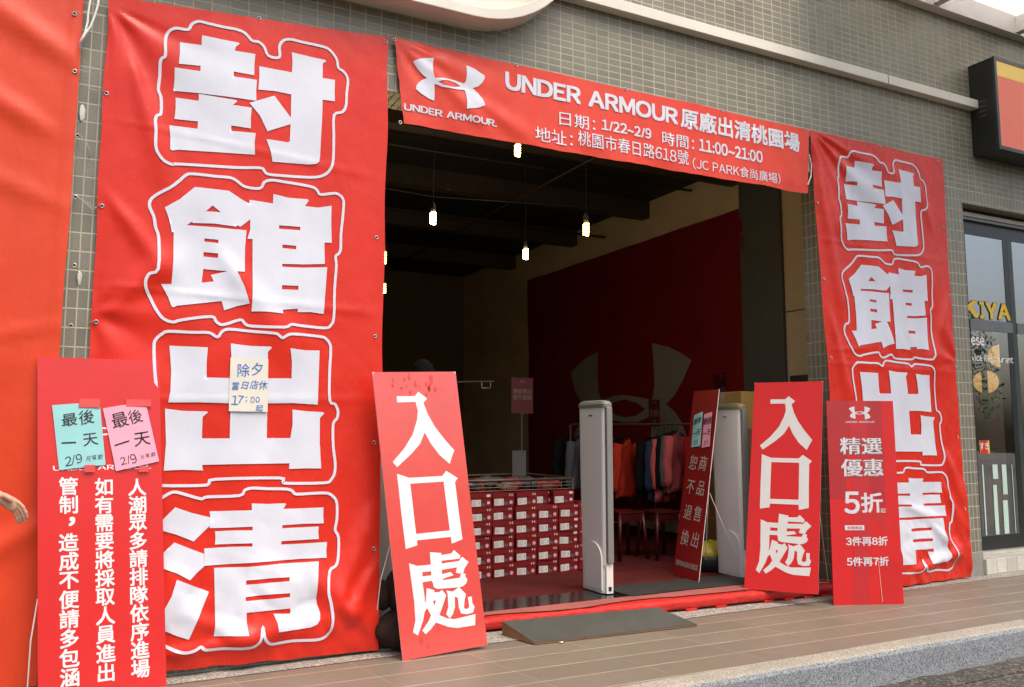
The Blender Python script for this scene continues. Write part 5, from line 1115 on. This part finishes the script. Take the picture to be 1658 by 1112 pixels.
# dark bag and grey board behind the left entrance board
DKB = mat('dark_brown_plush', (.030, .018, .013), .95, .2, var=.3, vscale=14, bs=.8, bscale=70, bd=.01)
bgp = atz(650, 1050, 0); q = MB()
def blob(cx_, cy_, cz_, rx, ry, rz_, sd_): q.grid(24, 14, lambda u, v: (cx_+rx*math.cos(u*6.2832)*math.sin(v*3.1416)*(1+.12*nz3(u*6, v*3, sd_)), cy_+ry*math.sin(u*6.2832)*math.sin(v*3.1416), cz_+rz_*math.cos(v*3.1416)*(1+.1*nz3(math.cos(u*6.28), v*2, sd_))))
for args in ((1.80, -.05, .13, .20, .15, .128, 1), (1.84, -.03, .36, .17, .13, .17, 2), (1.66, -.01, .33, .06, .07, .09, 3)): blob(*args)
tag(q.build('stuffed_bag', DKB, smooth=True), 'dark brown lumpy stuffed bag slumped behind the left entrance board', 'bag')
q = MB(); a = at(611, 640, .16); b0 = at(616, 1010, .10)
q.box(1.655, 2.15, .185, .197, .105, 1.62); tag(q.build('backing_board', mat('grey_white_board', (.42, .38, .34), .6, var=.06), bevel=.002), 'plain grey white board standing upright behind the left entrance board', 'board')

# ================================================================ people
SKIN = mat('skin', (.52, .30, .20), .5, .4, var=.08, vscale=12, bs=.1, bscale=80); HAIR = mat('black_hair', (.008, .007, .006), .95, .1, var=.2, bs=.6, bscale=120)
def skin_mesh(name, nodes, edges, m, parent, root=0, sub=2):
    me = bpy.data.meshes.new(name); me.from_pydata([n_[0] for n_ in nodes], edges, []); o = bpy.data.objects.new(name, me); COL.objects.link(o)
    o.modifiers.new('skin', 'SKIN')
    for i, n_ in enumerate(nodes):
        sv = me.skin_vertices[0].data[i]; r_ = n_[1]; sv.radius = r_ if isinstance(r_, tuple) else (r_, r_); sv.use_root = (i == root)
    s = o.modifiers.new('sub', 'SUBSURF'); s.levels = sub; s.render_levels = sub
    me2 = bpy.data.meshes.new_from_object(o.evaluated_get(bpy.context.evaluated_depsgraph_get()))
    me2.name = name; bpy.data.objects.remove(o); bpy.data.meshes.remove(me)
    me2.materials.clear(); me2.materials.append(m); me2.polygons.foreach_set('use_smooth', [True]*len(me2.polygons))
    o = bpy.data.objects.new(name, me2); COL.objects.link(o); o.parent = parent; return o
def finger(nodes, edges, base, pts, r0, r1):
    prev = base
    for i, p in enumerate(pts):
        nodes.append((p, r0+(r1-r0)*i/(len(pts)-1))); edges.append((prev, len(nodes)-1)); prev = len(nodes)-1
def person(loc, rz, label, arm_world=None, shirt=(.05, .05, .06), trousers=(.03, .03, .045), scale=1.0):
    root = thing('person', loc, label, 'person', None, rz); root.scale = (scale,)*3
    mw = Matrix.Translation(loc) @ Matrix.Rotation(rz, 4, 'Z') @ Matrix.Scale(scale, 4); inv = mw.inverted()
    nd = [((0, 0, .93), (.145, .105)), ((0, 0, 1.10), (.125, .09)), ((0, 0, 1.27), (.15, .105)), ((0, .01, 1.39), (.13, .085)), ((0, .015, 1.465), .055), ((0, 0, 1.53), .062), ((0, -.012, 1.60), (.078, .088)), ((0, 0, 1.67), (.074, .085)), ((0, .008, 1.715), .045)]
    ed = [(i, i+1) for i in range(8)]
    nd += [((0, -.10, 1.585), .016)]; ed.append((6, 9))
    ends = {}
    for s in (-1, 1):
        b = len(nd); nd += [((s*.10, .005, .86), .085), ((s*.105, -.01, .50), .058), ((s*.11, .02, .09), .042), ((s*.115, -.08, .04), .040), ((s*.12, -.16, .03), .030)]
        ed += [(0, b), (b, b+1), (b+1, b+2), (b+2, b+3), (b+3, b+4)]
    for s in (-1, 1):
        b = len(nd)
        if arm_world and s == arm_world['side']:
            S_, E_, W_, K_ = [inv @ Vector(p) for p in arm_world['chain']]
        else:
            S_, E_, W_, K_ = Vector((s*.185, .005, 1.38)), Vector((s*.235, .03, 1.10)), Vector((s*.25, -.05, .86)), Vector((s*.25, -.075, .79))
        nd += [(S_, .060), (E_, .042), (W_, .027), (W_.lerp(K_, .5), (.036, .022)), (K_, (.040, .018))]
        ed += [(3, b), (b, b+1), (b+1, b+2), (b+2, b+3), (b+3, b+4)]
        if arm_world and s == arm_world['side']:
            nd = nd[:-2]; ed = ed[:-2]
        else:
            d = (K_-W_).normalized()
            for k in range(4): finger(nd, ed, b+4, [K_+Vector((0, -.03+.02*k, 0))+d*.02, K_+Vector((-s*.01, -.03+.02*k, 0))+d*.05, K_+Vector((-s*.025, -.03+.02*k, 0))+d*(.075 if k not in (3,) else .06)], .0095, .0065)
            finger(nd, ed, b+3, [W_.lerp(K_, .5)+Vector((-s*.02, -.035, -.01)), W_.lerp(K_, .8)+Vector((-s*.03, -.05, -.02))], .012, .008)
    bo = skin_mesh('body', nd, ed, SKIN, root)
    if arm_world:                              # the visible hand: palm, four fingers and thumb melted into the arm as one surface
        q = MB(); rings = []
        for c, ax, wd, dp in arm_world['palm']:
            c = inv @ Vector(c); ax = Vector(ax); dn = Vector((0, 1, 0))
            rings.append([c+ax*wd*math.cos(k*math.pi/8)+dn*dp*math.sin(k*math.pi/8) for k in range(16)])
        q.loft(rings)
        for f in arm_world['fingers']:
            pts = [inv @ Vector(p) for p in f]; P = []; rr_ = []
            n_ = len(pts)
            for i in range(n_-1):
                for k in range(4):
                    t = k/4; P.append(pts[i].lerp(pts[i+1], t)); u = (i+t)/(n_-1); rr_.append(.0088-.0024*u+.0009*math.exp(-((t-.0)/.22)**2))
            P.append(pts[-1]); rr_.append(.0058); P.append(pts[-1]+(pts[-1]-pts[-2]).normalized()*.0045); rr_.append(.003)
            q.tube(P, rr_, 12)
        pts = [inv @ Vector(p) for p in arm_world['thumb']]
        P = [pts[i].lerp(pts[i+1], k/4) for i in range(len(pts)-1) for k in range(4)]+[pts[-1]]
        q.tube(P+[pts[-1]+(pts[-1]-pts[-2]).normalized()*.006], [.015-.0062*i/len(P) for i in range(len(P))]+[.004], 12)
        bm = bmesh.new(); bm.from_mesh(bo.data); t_ = q.build('hand', SKIN); bm.from_mesh(t_.data); bm.to_mesh(bo.data); bm.free(); bpy.data.objects.remove(t_)
        rm_ = bo.modifiers.new('melt', 'REMESH'); rm_.mode = 'VOXEL'; rm_.voxel_size = .0032; rm_.use_smooth_shade = True
        sm_ = bo.modifiers.new('soften', 'SMOOTH'); sm_.factor = .5; sm_.iterations = 2
        me = bpy.data.meshes.new_from_object(bo.evaluated_get(bpy.context.evaluated_depsgraph_get())); bo.modifiers.clear(); bo.data = me
        me.materials.clear(); me.materials.append(SKIN); me.polygons.foreach_set('use_smooth', [True]*len(me.polygons))
    # clothes follow the body
    a0 = [i for i in range(len(nd))]
    cn = [((0, 0, .84), (.180, .142)), ((0, 0, 1.10), (.158, .120)), ((0, 0, 1.27), (.172, .125)), ((0, .01, 1.385), (.15, .10)), ((0, .015, 1.445), .075)]; ce = [(0, 1), (1, 2), (2, 3), (3, 4)]
    for s in (-1, 1):
        b = 19 if s == -1 else None
    arms = [i for i, n_ in enumerate(nd) if n_[1] == .060]
    for i in arms:
        b = len(cn); S_, E_ = Vector(nd[i][0]), Vector(nd[i+1][0]); W_ = Vector(nd[i+2][0])
        cn += [(S_, .078), (E_, .058), (E_.lerp(W_, .35), .052)]; ce += [(3, b), (b, b+1), (b+1, b+2)]
    skin_mesh('shirt', cn, ce, mat('shirt_%d' % int(shirt[0]*1000), shirt, .9, var=.1, bs=.2, bscale=40), root)
    tn = [((0, 0, 1.02), (.150, .112)), ((0, 0, .88), (.160, .124))]; te = [(0, 1)]
    for s in (-1, 1):
        b = len(tn); tn += [((s*.10, .005, .80), .105), ((s*.105, -.01, .48), .076), ((s*.11, .02, .10), .062)]; te += [(1, b), (b, b+1), (b+1, b+2)]
    skin_mesh('trousers', tn, te, mat('trousers_%d' % int(trousers[0]*1000), trousers, .9, var=.1, bs=.2, bscale=40), root)
    sh = MB()
    for s in (-1, 1): sh.loft([[(s*.115+.052*math.cos(a)*k, -.06+.135*math.sin(a)*k, z) for a in [i*math.pi/8 for i in range(16)]] for k, z in ((1, .0), (1.03, .03), (.9, .06), (.6, .095))])
    sh.build('shoes', BLACKM, root, smooth=True)
    q = MB(); q.grid(24, 12, lambda u, v: ((.086+.004*nz3(u*20, v*9))*math.cos(u*6.2832)*math.sin(v*1.75), .012+.098*math.sin(u*6.2832)*math.sin(v*1.75), 1.655+.100*math.cos(v*1.75)-(.03*max(0, math.sin(u*6.2832)))*v))
    q.build('hair', HAIR, root, smooth=True)
    q = MB()
    for s in (-1, 1): q.lathe([(.001, -.004), (.010, -.002), (.012, .0), (.001, .004)], 10, (s*.032, -.075, 1.615), axis='y')
    q.build('eyes', mat('dark_eyes', (.03, .02, .015), .2), root)
    q = MB(); q.tube([(-.022, -.083, 1.548), (0, -.090, 1.546), (.022, -.083, 1.548)], .005, 6); q.build('lips', mat('lips', (.42, .16, .13), .5), root)
    return root
hd_ = at(685, 581, .85)
sc_ = (hd_.z-.098)/1.755
person((hd_.x, .85, .098), R(-10), 'dark haired person standing inside, head just showing above the left entrance board', scale=sc_)
YH = -.62
def hp(px, py, d=0): return at(px, py, YH+d)
W_ = hp(-12, 801); K_ = hp(4, 807)
pa = (hp(26, 820)-hp(2, 805)).normalized(); pw = (hp(26-.53*7, 820+.85*7)-hp(26, 820)).normalized()
aw = dict(side=1, chain=[(-1.02, -.62, 1.36), (-.80, -.66, 1.08), W_, K_],
          palm=[(hp(-34, 797), pw, .027, .025), (hp(-22, 798.5), pw, .0265, .024), (hp(-12, 800.5), pw, .0255, .022), (hp(-3, 803.5), pw, .0255, .020), (hp(4, 807), pw, .026, .018), (hp(12, 811.5), pw, .029, .017), (hp(20, 816.5), pw, .030, .014), (hp(26.5, 820.5), pw, .028, .010)],
          fingers=[[hp(24, 810, -.002), hp(30, 813.6, -.006), hp(37, 820, -.010), hp(42, 830, -.010), hp(44, 838.5, -.004)], [hp(21.5, 815), hp(27.3, 818, -.002), hp(34, 826, -.004), hp(38.5, 836, -.002), hp(40.2, 844.5, .004)], [hp(20, 819, .003), hp(24.7, 822, .004), hp(29.5, 829, .004), hp(33, 838, .006), hp(34.0, 846, .012)], [hp(18, 823, .006), hp(22, 826.4, .008), hp(25.5, 833, .010), hp(27.8, 840, .012), hp(29.0, 846, .016)]],
          thumb=[hp(5, 803, -.010), hp(10, 803.5, -.024), hp(15, 807, -.030), hp(19, 811, -.028)])
person((-1.22, -.60, 0), R(0), 'person at far left, a bare hand reaching into view before the orange banner', arm_world=aw, shirt=(.06, .06, .08))

# ================================================================ across the street: trees and sky seen in the glass
def street_tree(x, y, h, rc, seed, label):
    r_ = random.Random(seed); o = thing('street_tree', (x, y, -.2), label, 'tree', 'trees across the street'); q = MB()
    q.tube([(0, 0, 0), (.05, .03, h*.3), (.0, .1, h*.62)], [.16, .12, .06], 8)
    for i in range(9):
        a = r_.uniform(0, 6.28); b = r_.uniform(.5, 1.0)*rc; z0 = h*r_.uniform(.28, .55)
        q.tube([(0.03, .05, z0), (b*.5*math.cos(a), b*.5*math.sin(a), z0+h*.14), (b*math.cos(a), b*math.sin(a), z0+h*r_.uniform(.15, .32))], [.05, .03, .01], 5)
    q.build('trunk', mat('bark', (.10, .075, .05), .9, var=.3, bs=.5, bscale=20), o)
    q = MB(); cl = [(r_.uniform(-1, 1)*rc*.75, r_.uniform(-1, 1)*rc*.75, h*r_.uniform(.42, .95), rc*r_.uniform(.28, .5)) for _ in range(26)]
    for i in range(3600):
        c = cl[r_.randrange(len(cl))]; d = Vector((r_.gauss(0, 1), r_.gauss(0, 1), r_.gauss(0, .8))).normalized()*c[3]*r_.uniform(.5, 1.0)
        p = Vector(c[:3])+d; s = r_.uniform(.05, .11); u = Vector((r_.gauss(0, 1), r_.gauss(0, 1), r_.gauss(0, 1))).normalized(); w = u.orthogonal().normalized()
        q.add([p-u*s, p+w*s*.5, p+u*s, p-w*s*.5], [(0, 1, 2, 3)], r_.randrange(3))
    q.build('crown', [mat('leaf_a', (.045, .085, .025), .6), mat('leaf_b', (.065, .11, .03), .6), mat('leaf_c', (.03, .06, .02), .6)], o)
street_tree(33, -19, 6.2, 2.6, 1, 'leafy green tree across the street, nearest to the restaurant end')
street_tree(40, -25, 7.0, 2.8, 2, 'leafy green tree across the street, farther down the road')
